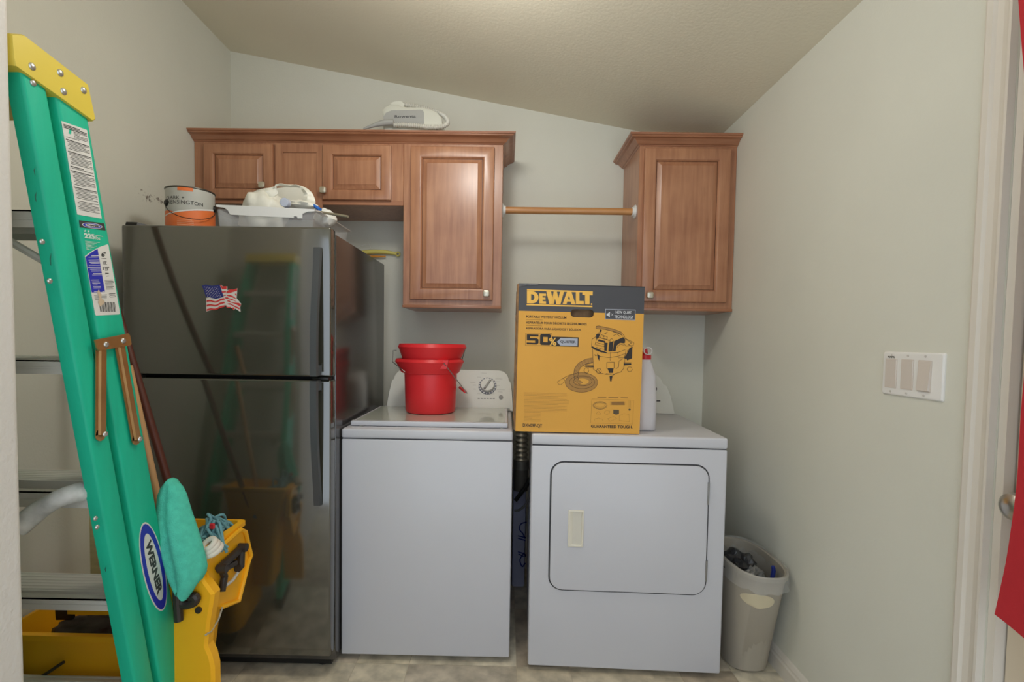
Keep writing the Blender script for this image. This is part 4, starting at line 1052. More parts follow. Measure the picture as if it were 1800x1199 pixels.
# small things beside the bag
cp_ = at(499.5, 355.5, Y=1.85)
tag(MB().cyl(cp_, cp_+Vector((.002, .02, 0)), .0165, .0165, 24).cyl(cp_+Vector((0, -.002, 0)), cp_, .0145, .0165, 24).build('bottle_cap', mat('lavender_cap', (184, 190, 206), rough=0.4)), 'round pale lavender cap lying on the white drawer rim', 'cap')
c1_, c2_ = at(560, 371, Y=1.90), at(612, 381, Y=1.86)
tag(MB().cyl(c1_+Vector((-.06, .03, .012)), c2_, .0048, n=10).build('metal_tube', mat('dull_metal', (164, 156, 136), rough=0.4, metal=0.6)), 'thin metal tube sticking out of the drawer toward the washer', 'tube')
k0 = at(551, 361, Y=1.93); k1 = at(563, 369, Y=1.91)
tag(MB().tube([k0+Vector((-.03, .02, .010)), k0, k1], [.004, .006, .007], 8).build('blue_pen', mat('bright_blue', (40, 112, 206), rough=0.4)), 'bright blue plastic stick beside the white bag', 'stick')
sp = at(572, 378, Y=1.98)
crumple((sp.x, 1.98, sp.z-.012), .040, .04, .034, 12.0, .2, 14).build('white_bundle', mat('foam_white', (226, 226, 220), rough=0.5))
tag(bpy.data.objects['white_bundle'], 'small crumpled white bundle at the right end of the drawer', 'bundle')
bl0 = at(480, 390, Y=1.93)
tag(crumple((bl0.x, 1.98, ft+.016), .07, .06, .014, 5.0, .15, 14, flat=ft+.004).build('folded_liner', mat('pale_blue_film', (186, 196, 214), rough=0.4)), 'pale blue folded plastic inside the clear drawer', 'plastic')
# yellow handle hanging behind the refrigerator
hy = 2.695
yp = [at(*p, Y=hy) for p in ((560, 452), (620, 447), (650, 443), (675, 443), (690, 445), (697, 446))]
sb_ = thing('yellow_brush', 'yellow plastic brush handle sticking out behind the refrigerator', 'brush', tuple(at(640, 452, Y=hy)))
yps = spline(yp, 5)
MB().tube(yps, [.014-.008*(i/(len(yps)-1))**2 for i in range(len(yps))], 12).build('handle', mat('lemon_plastic', (232, 218, 120), rough=0.4), sb_)
rc_ = at(699.5, 446.5, Y=hy); MB().tube([rc_+Vector((.010*math.cos(t), 0, .010*math.sin(t))) for t in [2*math.pi*i/18 for i in range(18)]], .0042, 8, closed=True).build('ring', MATS['lemon_plastic'], sb_)
op = [at(*p, Y=hy-.004) for p in ((560, 460), (640, 451), (678, 451))]
MB().tube(op, [.008, .007, .004], 8).build('orange_grip', mat('orange_plastic', (224, 150, 60), rough=0.4), sb_)
wp = [at(*p, Y=hy-.005) for p in ((622, 437), (640, 431), (648, 430), (651, 434), (648, 437), (632, 438))]
tag(MB().tube(spline(wp, 4), .0012, 6).build('wire_loop', M_white), 'thin white wire loop behind the refrigerator top', 'wire')
# ------------------------------------------------------------------ folded step ladder on the left
LX = -0.910                                   # outer face of the right-hand rails
LF = Frame((LX, 0, 0), (0, 1, 0), (0, 0, 1), (1, 0, 0))
M_grn = mat('green_fibreglass', (24, 188, 150), rough=0.5, var=0.09, vscale=24, bump=0.12, bscale=400, stretch=(1, 1, .12))
M_alu = mat('ladder_aluminium', (206, 203, 195), rough=0.45, metal=0.15, var=0.05)
M_cap = mat('yellow_cap', (222, 198, 74), rough=0.35, var=0.03)
M_riv = mat('rivet', (200, 200, 196), rough=0.3, metal=0.9)
M_brs = mat('brass_zinc', (176, 132, 82), rough=0.32, metal=0.65, var=0.14, vscale=14)
M_rub = mat('rubber_foot', (40, 40, 40), rough=0.8)
lad = thing('step_ladder', 'folded green fibreglass step ladder with yellow cap leaning at the left', 'ladder', (-1.15, 1.25, 0))
def edge(p, q, zz):
    (a0, b0), (a1, b1) = LF.ab(*p), LF.ab(*q); t = (zz-b0)/(b1-b0); return a0+(a1-a0)*t
# web edges measured on the outer face: near rail then far rail
rails = {'near': (((75, 330), (222, 1120)), ((114, 330), (257, 1120))), 'far': (((128, 330), (268, 1120)), ((177, 330), (315, 1120)))}
ztp = LF.ab(90, 180)[1]
def rail(e0, e1, x_out, sgn, z0, z1, dx0=0.0, dx1=0.0):
    """C channel: web on the outside, two flanges inwards"""
    fl, th, rd = .032, .004, .006; lp = []
    for z, dx in ((z0, dx0), (z1, dx1)):
        y0, y1 = edge(*e0, z), edge(*e1, z); xo = x_out+dx; s = sgn
        prof = [(xo-s*fl, y0), (xo-s*rd, y0), (xo-s*rd*.3, y0+rd*.3), (xo, y0+rd), (xo, y1-rd), (xo-s*rd*.3, y1-rd*.3), (xo-s*rd, y1), (xo-s*fl, y1), (xo-s*fl, y1-th), (xo-s*rd, y1-th), (xo-s*th, y1-rd), (xo-s*th, y0+rd), (xo-s*rd, y0+th), (xo-s*fl, y0+th)]
        lp.append([Vector((x, y, z)) for x, y in prof])
    return MB().loft(lp)
XLf, XLb = -1.235, -1.462                      # outer face of the left-hand rails, top and bottom
for nm, (e0, e1) in rails.items():
    zb_ = .02 if nm == 'near' else .02
    zt_ = ztp+.03
    rail(e0, e1, LX, 1, zb_, zt_).build('rear_rail' if nm == 'near' else 'front_rail', M_grn, lad, smooth=50)
    rail(e0, e1, 0, -1, zb_, zt_, XLb, XLf).build('rear_rail' if nm == 'near' else 'front_rail', M_grn, lad, smooth=50)
    for x_, s_ in ((LX, 1), (XLb, -1)):
        y0, y1 = edge(*e0, .03), edge(*e1, .03)
        MB().rbox(min(x_+s_*.003, x_-s_*.038), max(x_+s_*.003, x_-s_*.038), y0-.003, y1+.003, .0, .05, .003, 1).build('rubber_foot', M_rub, lad)
def xl(z): return XLb+(XLf-XLb)*(z-.02)/(ztp+.03-.02)
# steps between the front (far) rails, cross bars between the rear (near) rails
for i, zz in enumerate((1.49, 1.195, .90, .60, .265)):
    e0, e1 = rails['far']; y0, y1 = edge(*e0, zz)+.004, edge(*e1, zz)-.004
    sm = MB(); x0, x1 = xl(zz)+.034, LX-.034
    pr = [(y0-.012, zz-.030), (y0-.012, zz-.001)]
    for k in range(6): yy = y0-.012+(y1-y0+.012)*(k+.5)/6; pr += [(yy-.004, zz), (yy-.002, zz+.002), (yy+.002, zz+.002), (yy+.004, zz)]
    pr += [(y1, zz-.001), (y1, zz-.030), (y1-.003, zz-.030), (y1-.003, zz-.004), (y0-.009, zz-.004), (y0-.009, zz-.030)]
    sm.loft([[Vector((x0, y, z)) for y, z in pr], [Vector((x1, y, z)) for y, z in pr]]).build('step', M_alu, lad, smooth=0)
for zz, hb in ((1.478, .034), (1.178, .030), (.872, .036), (.600, .028)):
    e0, e1 = rails['near']; y0 = edge(*e0, zz)+.006; x0, x1 = xl(zz)+.006, LX-.006
    MB().box(x0, x1, y0, y0+.003, zz-hb/2, zz+hb/2).box(x0, x1, y0, y0+.022, zz+hb/2-.003, zz+hb/2).box(x0, x1, y0-.002, y0+.001, zz-.002, zz+.001).build('cross_bar', M_alu, lad, smooth=0)
e0, e1 = rails['near']
yb_ = edge(*e0, 1.40)+.012
MB().tube([Vector((-1.06, yb_, 1.462)), Vector((LX-.01, yb_+.02, 1.375))], .008, 8).build('diagonal_brace', M_alu, lad)
# spreader bracket and arms
C8 = crop(140, 580, 5.71)
def onL(pts, c0, c1, name, m, smooth=0):
    ab = [LF.ab(*p) for p in pts]
    return MB().loft([[LF.w(a, b, c0) for a, b in ab], [LF.w(a, b, c1) for a, b in ab]]).build(name, m, lad, smooth=smooth)
sp1 = onL(C8((95, 100), (440, 35), (455, 60), (468, 140), (455, 155), (135, 210), (115, 180)), .010, .013, 'spreader_hinge', M_brs)
def arm(p0, p1, w, c):
    a = Vector(LF.ab(*p0)); b = Vector(LF.ab(*p1)); d = (b-a).normalized(); n = Vector((-d.y, d.x)); m = MB(); lp = []
    for s, k in ((1.0, 0), (1.0, .002), (.55, .002), (.42, .007), (-.42, .007), (-.55, .002), (-1.0, .002), (-1.0, 0)):
        q0 = a+n*w*s; q1 = b+n*w*s
        lp.append([LF.w(q0.x, q0.y, c+k), LF.w(q1.x, q1.y, c+k)])
    m.loft([list(x) for x in zip(*lp)])
    m.cyl(LF.w(b.x, b.y, c), LF.w(b.x, b.y, c+.002), w, n=16)
    return m.build('spreader_arm', M_brs, lad, smooth=0)
wa = (Vector(LF.ab(*C8((245, 700))[0]))-Vector(LF.ab(*C8((132, 700))[0]))).length/2*.93
arm(C8((192, 200))[0], C8((188, 1050))[0], wa, .004); arm(C8((382, 165))[0], C8((548, 1095))[0], wa, .004)
def rivet(p, r_=.0072, c=.0):
    a, b = LF.ab(*p)
    m = MB(); lp = []
    for rr_, h_ in ((1, 0), (.95, .0016), (.7, .0032), (.3, .0040)): lp.append([LF.w(a+x, b+y, c+h_) for x, y in ell(0, 0, r_*rr_, r_*rr_, 12)])
    m.loft(lp).build('rivet', M_riv, lad, smooth=60)
for p, c in (((208, 145), .013), ((382, 108), .013), ((208, 1045), .011), ((562, 1095), .011)): rivet(C8(p)[0], .0068, c)
for p in ((73.5, 425), (87, 494), (167.5, 911.5), (170.5, 926.5)): rivet(p, .0058, .0)
# yellow cap
C7b = crop(0, 0, 2.9976)
capp = C7b((40, 175), (108, 180), (455, 448), (495, 632), (480, 640), (62, 345), (50, 300))
ca = [LF.ab(*p) for p in capp]
y_n = min(a for a, b in ca)
cx0, cx1 = XLf-.015, LX+.006
mb = MB(); cc_ = [(a, b) for a, b in ca]
cyc = sum(a for a, b in cc_)/len(cc_); czc = sum(b for a, b in cc_)/len(cc_)
lp = []
for x, k in ((cx0, .96), (cx0+.004, 1), (cx1-.004, 1), (cx1, .965)):
    lp.append([Vector((x, cyc+(a-cyc)*k, czc+(b-czc)*k)) for a, b in cc_])
mb.loft(lp).build('top_cap', M_cap, lad, smooth=40)
for p in ((152, 350), (301, 384), (319, 482), (425, 476)): rivet(C7b(p)[0], .0072, .0058)
rivet(C7b((173, 437))[0], .0066, 0)
# labels on the far rail
M_lab = mat('label_white', (224, 222, 216), rough=0.45); M_lblue = mat('label_blue', (44, 52, 176), rough=0.45); M_txt = mat('label_black', (60, 60, 58), rough=0.6)
def lab(pts, m, name, c=.0006):
    mb = MB(); ab = [LF.ab(*p) for p in pts]; mb.loft([[LF.w(a, b, .0001) for a, b in ab], [LF.w(a, b, c) for a, b in ab]]); return mb.build(name, m, lad, smooth=0)
q = [(107.5, 212.5), (152.5, 228.5), (178.5, 384.5), (135.5, 377.0)]
lb = lab(q, M_lab, 'warning_label')
def bil(q, u, v): 
    a = [q[0][i]+(q[1][i]-q[0][i])*u for i in (0, 1)]; b = [q[3][i]+(q[2][i]-q[3][i])*u for i in (0, 1)]; return tuple(a[i]+(b[i]-a[i])*v for i in (0, 1))
mb = MB(); R2 = random.Random(9)
for i in range(58):
    v = .03+.93*i/58
    if i in (9, 17, 27, 30, 41, 50): continue
    bold = i in (0, 1, 2, 10, 18, 28, 31, 42)
    u0 = .06 if bold else .10+.06*(i % 3 == 0); u1 = .95 if (i % 4) else .55+.3*R2.random()
    if 3 <= i <= 7: u0 = .42
    put_line(mb, LF, [bil(q, u0, v), bil(q, u1, v)], .0017 if bold else .0010, .0009)
tag(mb.build('label_print', M_txt, lb, smooth=0), kind='stuff')
mb = MB(); put_poly(mb, LF, [bil(q, u, v) for u, v in ((.20, .115), (.26, .07), (.36, .05), (.32, .10), (.30, .118))], .0009); mb.build('label_leaf', MATS['green_fibreglass'], lb, smooth=0)
C5b = crop(130, 380, 6.667)
bd_ = lab(C5b((58, 48), (352, 85), (368, 168), (66, 130)), M_txt, 'brand_badge')
mb = MB(); put_poly(mb, LF, C5b(*ell(210, 112, 120, 31, 24, rot=.13)), .0009); mb.build('badge_oval', M_lab, bd_, smooth=0)
mb = MB(); put_poly(mb, LF, C5b(*ell(210, 112, 112, 26, 24, rot=.13)), .0011); mb.build('badge_blue', M_lblue, bd_, smooth=0)
mb = MB(); put_poly(mb, LF, C5b(*ell(212, 112, 88, 18, 24, rot=.13)), .0013); mb.build('badge_field', M_lab, bd_, smooth=0)
mb = MB(); put_text(mb, 'WERNER', LF, C5b((140, 113))[0], C5b((286, 132))[0], C5b((142, 92))[0], .0016, .05); mb.build('badge_lettering', M_txt, bd_, smooth=0)
mb = MB()
put_text(mb, '225', LF, C5b((122, 258))[0], C5b((246, 272))[0], C5b((112, 196))[0], .0007, .06)
put_text(mb, 'lbs', LF, C5b((250, 272))[0], C5b((306, 280))[0], C5b((247, 232))[0], .0007, .02)
for cx_, cy_ in ((126, 173), (166, 178)):
    put_poly(mb, LF, C5b(*[(cx_+(17 if k % 2 == 0 else 7)*math.sin(k*math.pi/5), cy_-(17 if k % 2 == 0 else 7)*math.cos(k*math.pi/5)) for k in range(10)]), .0007)
for i in range(9): put_line(mb, LF, C5b((128+i*2, 292+i*12), (300-(i % 4)*25-i*8, 310+i*11)), .0008, .0006)
put_line(mb, LF, C5b((250, 225), (335, 238)), .0012, .0006)
tag(mb.build('rating_lettering', mat('pale_green_print', (206, 226, 214), rough=0.5), lad, smooth=0), kind='stuff')
sl = lab(C5b((128, 468), (200, 415), (290, 365), (392, 330), (402, 342), (537, 1140), (525, 1152), (258, 1165), (246, 1150)), M_lab, 'size_label')
mb = MB(); put_poly(mb, LF, C5b((132, 478), (200, 425), (272, 382), (360, 888), (205, 895)), .0009); mb.build('blue_field', M_lblue, sl, smooth=0)
mb = MB()
put_text(mb, "6'", LF, C5b((318, 478))[0], C5b((372, 472))[0], C5b((312, 425))[0], .0009, .05)
put_text(mb, "10'", LF, C5b((338, 560))[0], C5b((382, 558))[0], C5b((333, 528))[0], .0009, .03)
put_text(mb, "3'10\"", LF, C5b((334, 628))[0], C5b((412, 626))[0], C5b((329, 594))[0], .0009, .03)
put_text(mb, '5906', LF, C5b((364, 682))[0], C5b((406, 680))[0], C5b((361, 664))[0], .0009, .03)
for i, (a_, b_) in enumerate(((318, 376), (338, 380), (362, 396), (372, 404))): put_line(mb, LF, C5b((a_, 500+i*68), (b_, 497+i*68)), .0010, .0009)
for i in range(8): put_line(mb, LF, C5b((356+i*3, 752+i*15), (448+(i % 3)*8, 748+i*15)), .0010, .0009)
for i in range(4): put_line(mb, LF, C5b((232+i*4, 928+i*16), (380, 920+i*16)), .0008, .0009)
put_line(mb, LF, C5b((414, 932), (474, 926), (480, 944), (418, 950)), .0008, .0009, closed=True); put_line(mb, LF, C5b((408, 912), (478, 908)), .0014, .0009)
for i in range(17):
    x_ = 296+i*11; put_line(mb, LF, C5b((x_, 1010+(i % 2)), (x_+14, 1118)), .0009+.0012*((i*7) % 3 == 0), .0009)
tag(mb.build('label_print', M_txt, sl, smooth=0), kind='stuff')
mb = MB()
for (x0_, y0_, x1_, th) in ((200, 466, 284, 1), (166, 482, 284, .6), (166, 515, 290, .5), (178, 540, 295, 1), (190, 556, 296, .6), (170, 578, 300, .5), (164, 600, 305, 1), (185, 622, 308, .6), (200, 645, 310, .5), (218, 674, 320, 1), (210, 690, 322, .6), (196, 750, 285, .9), (205, 770, 290, .9), (212, 785, 300, .9), (218, 808, 270, .6), (220, 825, 310, .6), (225, 842, 305, .6), (232, 884, 262, .9), (330, 882, 356, .9)):
    put_line(mb, LF, C5b((x0_, y0_), (x1_, y0_-2)), .0013*th, .0011)
tag(mb.build('white_print', M_lab, sl, smooth=0), kind='stuff')
mb = MB(); put_poly(mb, LF, C5b((265, 885), (285, 858), (300, 890), (318, 920), (315, 960), (355, 1000), (345, 1030), (300, 1060), (275, 1010), (290, 960)), .0013); mb.build('torn_patch', mat('torn_paper', (206, 184, 156), rough=0.8), sl, smooth=0)
# oval logo low on the rail
oc = LF.ab(270, 998); ot = LF.ab(253, 922); ob = LF.ab(288.5, 1074)
dv_ = (Vector(ot)-Vector(ob)); Lh = dv_.length/2; rotv = math.atan2(dv_.y, dv_.x); sw2 = (LF.ab(291, 998)[0]-LF.ab(250, 998)[0])/2*.86
def oval(k1, k2, c, m, par, nm):
    mb = MB(); pts = ell(oc[0], oc[1], Lh*k1, sw2*k2, 36, rot=rotv); mb.loft([[LF.w(a, b, .0001) for a, b in pts], [LF.w(a, b, c) for a, b in pts]]); return mb.build(nm, m, par, smooth=0)
ov = oval(1.0, 1.0, .0006, M_lab, lad, 'logo_oval'); oval(.965, .90, .0009, M_lblue, ov, 'oval_blue'); oval(.76, .58, .0012, M_lab, ov, 'oval_field')
du_ = -dv_.normalized(); pv = Vector((-du_.y, du_.x))
o0 = Vector(oc)-du_*Lh*.60-pv*sw2*.27; o1 = Vector(oc)+du_*Lh*.60-pv*sw2*.27; o2 = Vector(oc)-du_*Lh*.60+pv*sw2*.29
mb = MB(); put_text(mb, 'WERNER', LF, tuple(o0), tuple(o1), tuple(o2), .0015, .05, px=False); mb.build('oval_lettering', M_txt, ov, smooth=0)
# a few paint scuffs
mb = MB()
for p, l_ in (((60, 300), 22), ((62, 345), 26), ((88, 455), 34), ((185, 1000), 18)):
    a, b = LF.ab(*p); mb.poly([LF.w(a+x*.0022+R.random()*.001, b+y*l_*.0004, .0003) for x, y in ((-1, 0), (.6, .8), (1, 1.0), (.3, -.3), (.9, -1), (-.2, -.9))])
tag(mb.build('scuffs', mat('dark_scuff', (26, 96, 78), rough=0.8), lad, smooth=0), kind='stuff')

# rolled plastic lying on the ladder's cross bar
ry = edge(*rails['near'][0], .90)-.022
rp_ = [at(30, 930, Y=ry-.02), at(50, 912, Y=ry-.01), at(75, 893, Y=ry), at(105, 876, Y=ry), at(132, 867, Y=ry+.02), at(152, 863, Y=ry+.045)]
rs = spline(rp_, 5)
tag(MB().tube(rs, [.021+.0012*math.sin(i*.35) for i in range(len(rs))], 12).build('plastic_roll', mat('printed_film', (206, 206, 204), rough=0.4, var=0.25, vscale=30), smooth=60), 'rolled white plastic sleeve lying across a ladder step', 'plastic')

# ------------------------------------------------------------------ yellow mop bucket with wringer
M_mop = mat('mop_bucket_yellow', (252, 184, 30), rough=0.42, var=0.05, vscale=5)
M_dk = mat('oily_black', (52, 44, 38), rough=0.4, var=0.2, vscale=20)
mbk = thing('mop_bucket', 'yellow mop bucket with side-press wringer in front of the refrigerator', 'mop bucket', (-1.13, 1.55, 0))
def rl(cx, cy, hx, hy, z, r_): return [Vector((cx+x, cy+y, z)) for x, y in rrect(-hx, hx, -hy, hy, min(r_, hx*.9, hy*.9), 5)]
tc_ = (-1.230, 1.560)
MB().loft([rl(*tc_, .215, .120, .070, .05), rl(*tc_, .225, .135, .085, .05), rl(*tc_, .225, .135, .15, .05), rl(*tc_, .215, .128, .17, .05), rl(*tc_, .232, .145, .352, .06), rl(*tc_, .246, .160, .358, .06), rl(*tc_, .246, .160, .375, .06), rl(*tc_, .232, .146, .377, .05), rl(*tc_, .205, .115, .18, .05), rl(*tc_, .20, .11, .10, .05)]).build('tub', M_mop, mbk, smooth=40)
for x in (-1.38, -1.08):
    for y in (1.47, 1.65):
        MB().cyl((x, y-.012, .030), (x, y+.012, .030), .030, n=18).build('caster', M_dk, mbk)
        MB().cyl((x, y, .05), (x, y, .085), .012, n=10).build('caster_stem', M_alu, mbk)
wc = (-.982, 1.478)
wr_ = MB().loft([rl(-1.000, 1.48, .085, .080, .20, .03), rl(-.995, 1.48, .110, .090, .46, .03), rl(*wc, .148, .104, .640, .02), rl(*wc, .155, .110, .645, .02), rl(*wc, .155, .110, .658, .02), rl(*wc, .138, .095, .660, .02), rl(-.985, 1.48, .105, .075, .50, .02), rl(-.985, 1.48, .09, .06, .42, .02)]).build('wringer', M_mop, mbk, smooth=40)
# side plate with the press linkage, on the right
PX = -.826
PFm = Frame((PX, 0, 0), (0, 1, 0), (0, 0, 1), (1, 0, 0))
C3b = crop(220, 800, 3.005)
pa = [PFm.ab(*p) for p in C3b((430, 540), (600, 392), (625, 405), (655, 530), (640, 570), (590, 770), (565, 785), (500, 803), (458, 800), (470, 735), (425, 590))]
MB().loft([[PFm.w(a, b, -.012) for a, b in pa], [PFm.w(a, b, .002) for a, b in pa]]).build('side_plate', M_mop, wr_, smooth=0)
ri = [PFm.ab(*p) for p in C3b((430, 540), (600, 392), (625, 405), (655, 530), (640, 570), (590, 770), (500, 803))]
MB().tube([PFm.w(a, b, .006) for a, b in ri], .007, 8).build('plate_rim', M_mop, wr_)
ln_ = lambda pts, r_, nm, m, c=.014: MB().tube([PFm.w(*PFm.ab(*p), c) for p in C3b(*pts)], r_, 10).build(nm, m, wr_)
ln_([(470, 600), (590, 490)], .012, 'link', M_dk); ln_([(480, 590), (500, 640), (485, 720)], .010, 'link', M_dk); ln_([(590, 480), (585, 590), (570, 600)], .012, 'link', M_dk); ln_([(500, 600), (555, 570)], .010, 'link', M_dk)
ln_([(500, 695), (545, 660), (575, 615)], .0045, 'link_rod', M_alu)
for p in ((476, 598), (585, 487)):
    a, b = PFm.ab(*C3b(p)[0]); MB().cyl(PFm.w(a, b, .01), PFm.w(a, b, .034), .013, n=14).build('pivot_bolt', M_dk, wr_)
ln_([(500, 803), (478, 870), (440, 930), (410, 950)], .0026, 'cord', mat('cord_grey', (176, 170, 150), rough=0.7), .008)
# near end housing with hook and the press lever
NFm = Frame((0, 1.352, 0), (1, 0, 0), (0, 0, 1), (0, -1, 0))
ne = [NFm.ab(*p) for p in C3b((150, 640), (400, 640), (470, 735), (443, 900), (432, 1010), (455, 1060), (470, 1120), (474, 1300), (470, 1480), (150, 1480))]
MB().loft([[NFm.w(a, b, -.03) for a, b in ne], [NFm.w(a, b, -.004) for a, b in ne], [NFm.w(a*1+(-.93-a)*.06, b, .004) for a, b in ne]]).build('end_housing', M_mop, wr_, smooth=30)
hk = [NFm.w(*NFm.ab(*p), .018) for p in C3b((300, 690), (305, 750), (335, 772), (375, 765), (395, 745), (385, 730), (365, 735))]
MB().tube(spline(hk, 4), .0125, 10).build('lever_hook', M_dk, wr_)
a, b = NFm.ab(*C3b((395, 812))[0]); MB().cyl(NFm.w(a, b, .002), NFm.w(a, b, .010), .009, n=12).build('pivot_bolt', M_dk, wr_)
lvx, lvy = at(302, 860, Y=1.330).x, 1.330
MB().tube([Vector((lvx+.015, lvy, .47)), Vector((lvx+.004, lvy, .70)), Vector((lvx, lvy, .838))], [.012, .011, .011], 10).build('press_lever', M_dk, wr_)
# rim of the drying basket and dark things in the tub
ba = [at(*p, Y=1.47) for p in ((118, 1066), (140, 1052), (165, 1042), (190, 1037), (230, 1036))]
MB().tube(ba, .012, 8).build('basket_rim', M_mop, mbk)
MB().loft([[p for p in ba], [Vector((p.x, p.y, .40)) for p in ba], [Vector((p.x, p.y+.01, .40)) for p in ba], [p+Vector((0, .01, 0)) for p in ba]], False, False, closed=False).build('basket_wall', M_mop, mbk, smooth=50)
hw_ = [at(*p, Y=1.392) for p in ((40, 1212), (56, 1199), (85, 1182), (112, 1164))]
MB().tube(hw_, .0045, 8).build('carry_handle', M_dk, mbk)
tag(crumple((at(115, 1128, Y=1.42).x, 1.50, .325), .11, .06, .040, 2.2, .3, 16).build('dark_rag', mat('dark_wet_rag', (72, 62, 54), rough=0.5, var=0.4, vscale=14), smooth=50), 'dark wet rag heaped in the yellow mop bucket tub', 'rag')
d_ = [at(*p, Y=1.50) for p in ((96, 1062), (110, 1044), (115, 1050), (122, 1049), (128, 1062), (126, 1090), (98, 1090))]
tag(MB().prism(d_, (0, .012, 0)).build('black_scraper', M_blk, smooth=0), 'black plastic scraper edge standing in the mop bucket', 'scraper')

# teal towel over the lever
M_tow = mat('teal_terry', (84, 200, 174), rough=0.95, var=0.10, vscale=60, bump=0.7, bscale=350)
loops = []; nT = 44
for i in range(17):
    t = i/16
    yrow = 845+ (1037-845)*t
    c = at(300, yrow, Y=1.335)
    xl_ = [(0, 294), (.04, 286), (.12, 279), (.3, 277), (.6, 286), (.85, 300), (1.0, 318)]; xr_ = [(0, 308), (.04, 318), (.12, 325), (.3, 334), (.6, 352), (.8, 361), (.9, 358), (1.0, 342)]
    def ip(tab):
        for (t0, v0), (t1, v1) in zip(tab[:-1], tab[1:]):
            if t <= t1: return v0+(v1-v0)*(t-t0)/(t1-t0)
        return tab[-1][1]
    L_, R_ = at(ip(xl_), yrow, Y=1.335).x, at(ip(xr_), yrow, Y=1.335).x
    cx_, hx_ = (L_+R_)/2, (R_-L_)/2; hy_ = .020+.022*min(1, t*2.5); row = []
    for j in range(nT):
        a = 2*math.pi*j/nT
        k = 1+.13*min(1, t*3)*math.sin(a*5+.6+t*1.2)+.05*math.sin(a*9+t*4)
        hem = .035*t*t*math.sin(a*3+1.0)
        row.append(Vector((cx_+hx_*math.cos(a)*(1+.04*math.sin(a*5)), 1.335+hy_*math.sin(a)*k, c.z+hem*.35)))
    loops.append(row)
inner = [[Vector((cc.x*0.0+sum(p.x for p in l)/nT+(cc.x-sum(p.x for p in l)/nT)*.9, 1.335+(cc.y-1.335)*.86, cc.z+.002)) for cc in l] for l in loops[8:]]
mb = MB(); mb.loft([[Vector((loops[0][0].x*.5+loops[0][22].x*.5, 1.335, loops[0][0].z+.006)) + (p-Vector((loops[0][0].x*.5+loops[0][22].x*.5, 1.335, loops[0][0].z)))*.45 for p in loops[0]]]+loops+list(reversed(inner)), True, False)
tag(mb.build('towel', M_tow, smooth=70), 'teal terry towel draped over the wringer lever', 'towel')

# string mop: teal yarn over the wringer, long brown handle leaning on the left wall
M_yarn = mat('teal_yarn', (108, 158, 168), rough=0.9, var=0.15, vscale=40)
mp_ = thing('string_mop', 'teal string mop in the wringer with a long dark brown handle', 'mop', (-.93, 1.5, .5))
pA = Vector((-.985, 1.560, .50)); pB = Vector((-1.480, 1.666, 1.95))
MB().cyl(pA, pB, .0125, n=14).build('handle', mat('dark_red_brown_wood', (92, 46, 34), rough=0.4, var=0.1), mp_)
mb = MB(); R3 = random.Random(21)
c_ = at(380, 945, Y=1.47)
for i in range(34):
    a0_ = at(352+R3.random()*12, 930+R3.random()*34, Y=1.42+.05*R3.random()); a3_ = at(388+R3.random()*22, 918+R3.random()*12, Y=1.50+.06*R3.random())
    if i % 3 == 0: a3_ = at(378+R3.random()*14, 945+R3.random()*16, Y=1.43)
    m1 = (a0_+a3_)/2+Vector((R3.uniform(-.02, .02), R3.uniform(-.02, .02), .015+R3.random()*.03))
    mb.tube(spline([a0_, (a0_+m1)/2+Vector((R3.uniform(-.012, .012), 0, R3.uniform(.0, .012))), m1, a3_, a3_+Vector((R3.uniform(-.01, .02), 0, -.02))], 4), .0042, 6)
mb.tube(spline([pA+Vector((0, 0, .02)), pA+Vector((.03, -.03, .12)), c_], 4), .02, 8)
o_ = mb.build('yarn', M_yarn, mp_, smooth=60); o_['kind'] = 'stuff'
t0_ = at(373, 925, Y=1.425); MB().rbox(t0_.x-.007, t0_.x+.007, t0_.y-.004, t0_.y+.004, t0_.z-.008, t0_.z+.008, .002, 1).build('red_tag', M_redp, mp_)
wcl = at(370, 967, Y=1.385)
mb = MB()
for k in range(3): mb.tube([wcl+Vector((.028*math.cos(t)*(1-.22*k), .020*math.sin(t)*(1-.22*k)-.004*k, .012*math.sin(t*1.0+.5)+.010*k)) for t in [2*math.pi*i/18 for i in range(18)]], .008, 8, closed=True)
tag(mb.build('white_cloth', mat('off_white_cloth', (222, 214, 200), rough=0.9), smooth=60), 'twisted off-white cloth on the wringer rim', 'cloth')
s0, s1 = at(279, 885, Y=1.47), at(256, 780, Y=1.47)
dr_ = (s1-s0).normalized()
tag(MB().cyl(s0-dr_*((s0.z-.50)/dr_.z), s0+dr_*.42, .0105, n=12).build('wooden_stick', mat('tan_wood', (206, 160, 112), rough=0.5, var=0.08)), 'tan wooden broomstick standing behind the ladder rail', 'stick')
# board in the gap between refrigerator and left wall
gx0 = at(154, 985, Y=1.76).x; gx1 = fx0-.006
tag(MB().rbox(gx0, gx1, 1.76, 2.18, 0.0, .80, .004, 2).build('folded_board', mat('cream_board', (206, 198, 150), rough=0.7, var=0.10, vscale=16, stretch=(1, 1, 4))), 'cream folded board standing between the refrigerator and left wall', 'board')

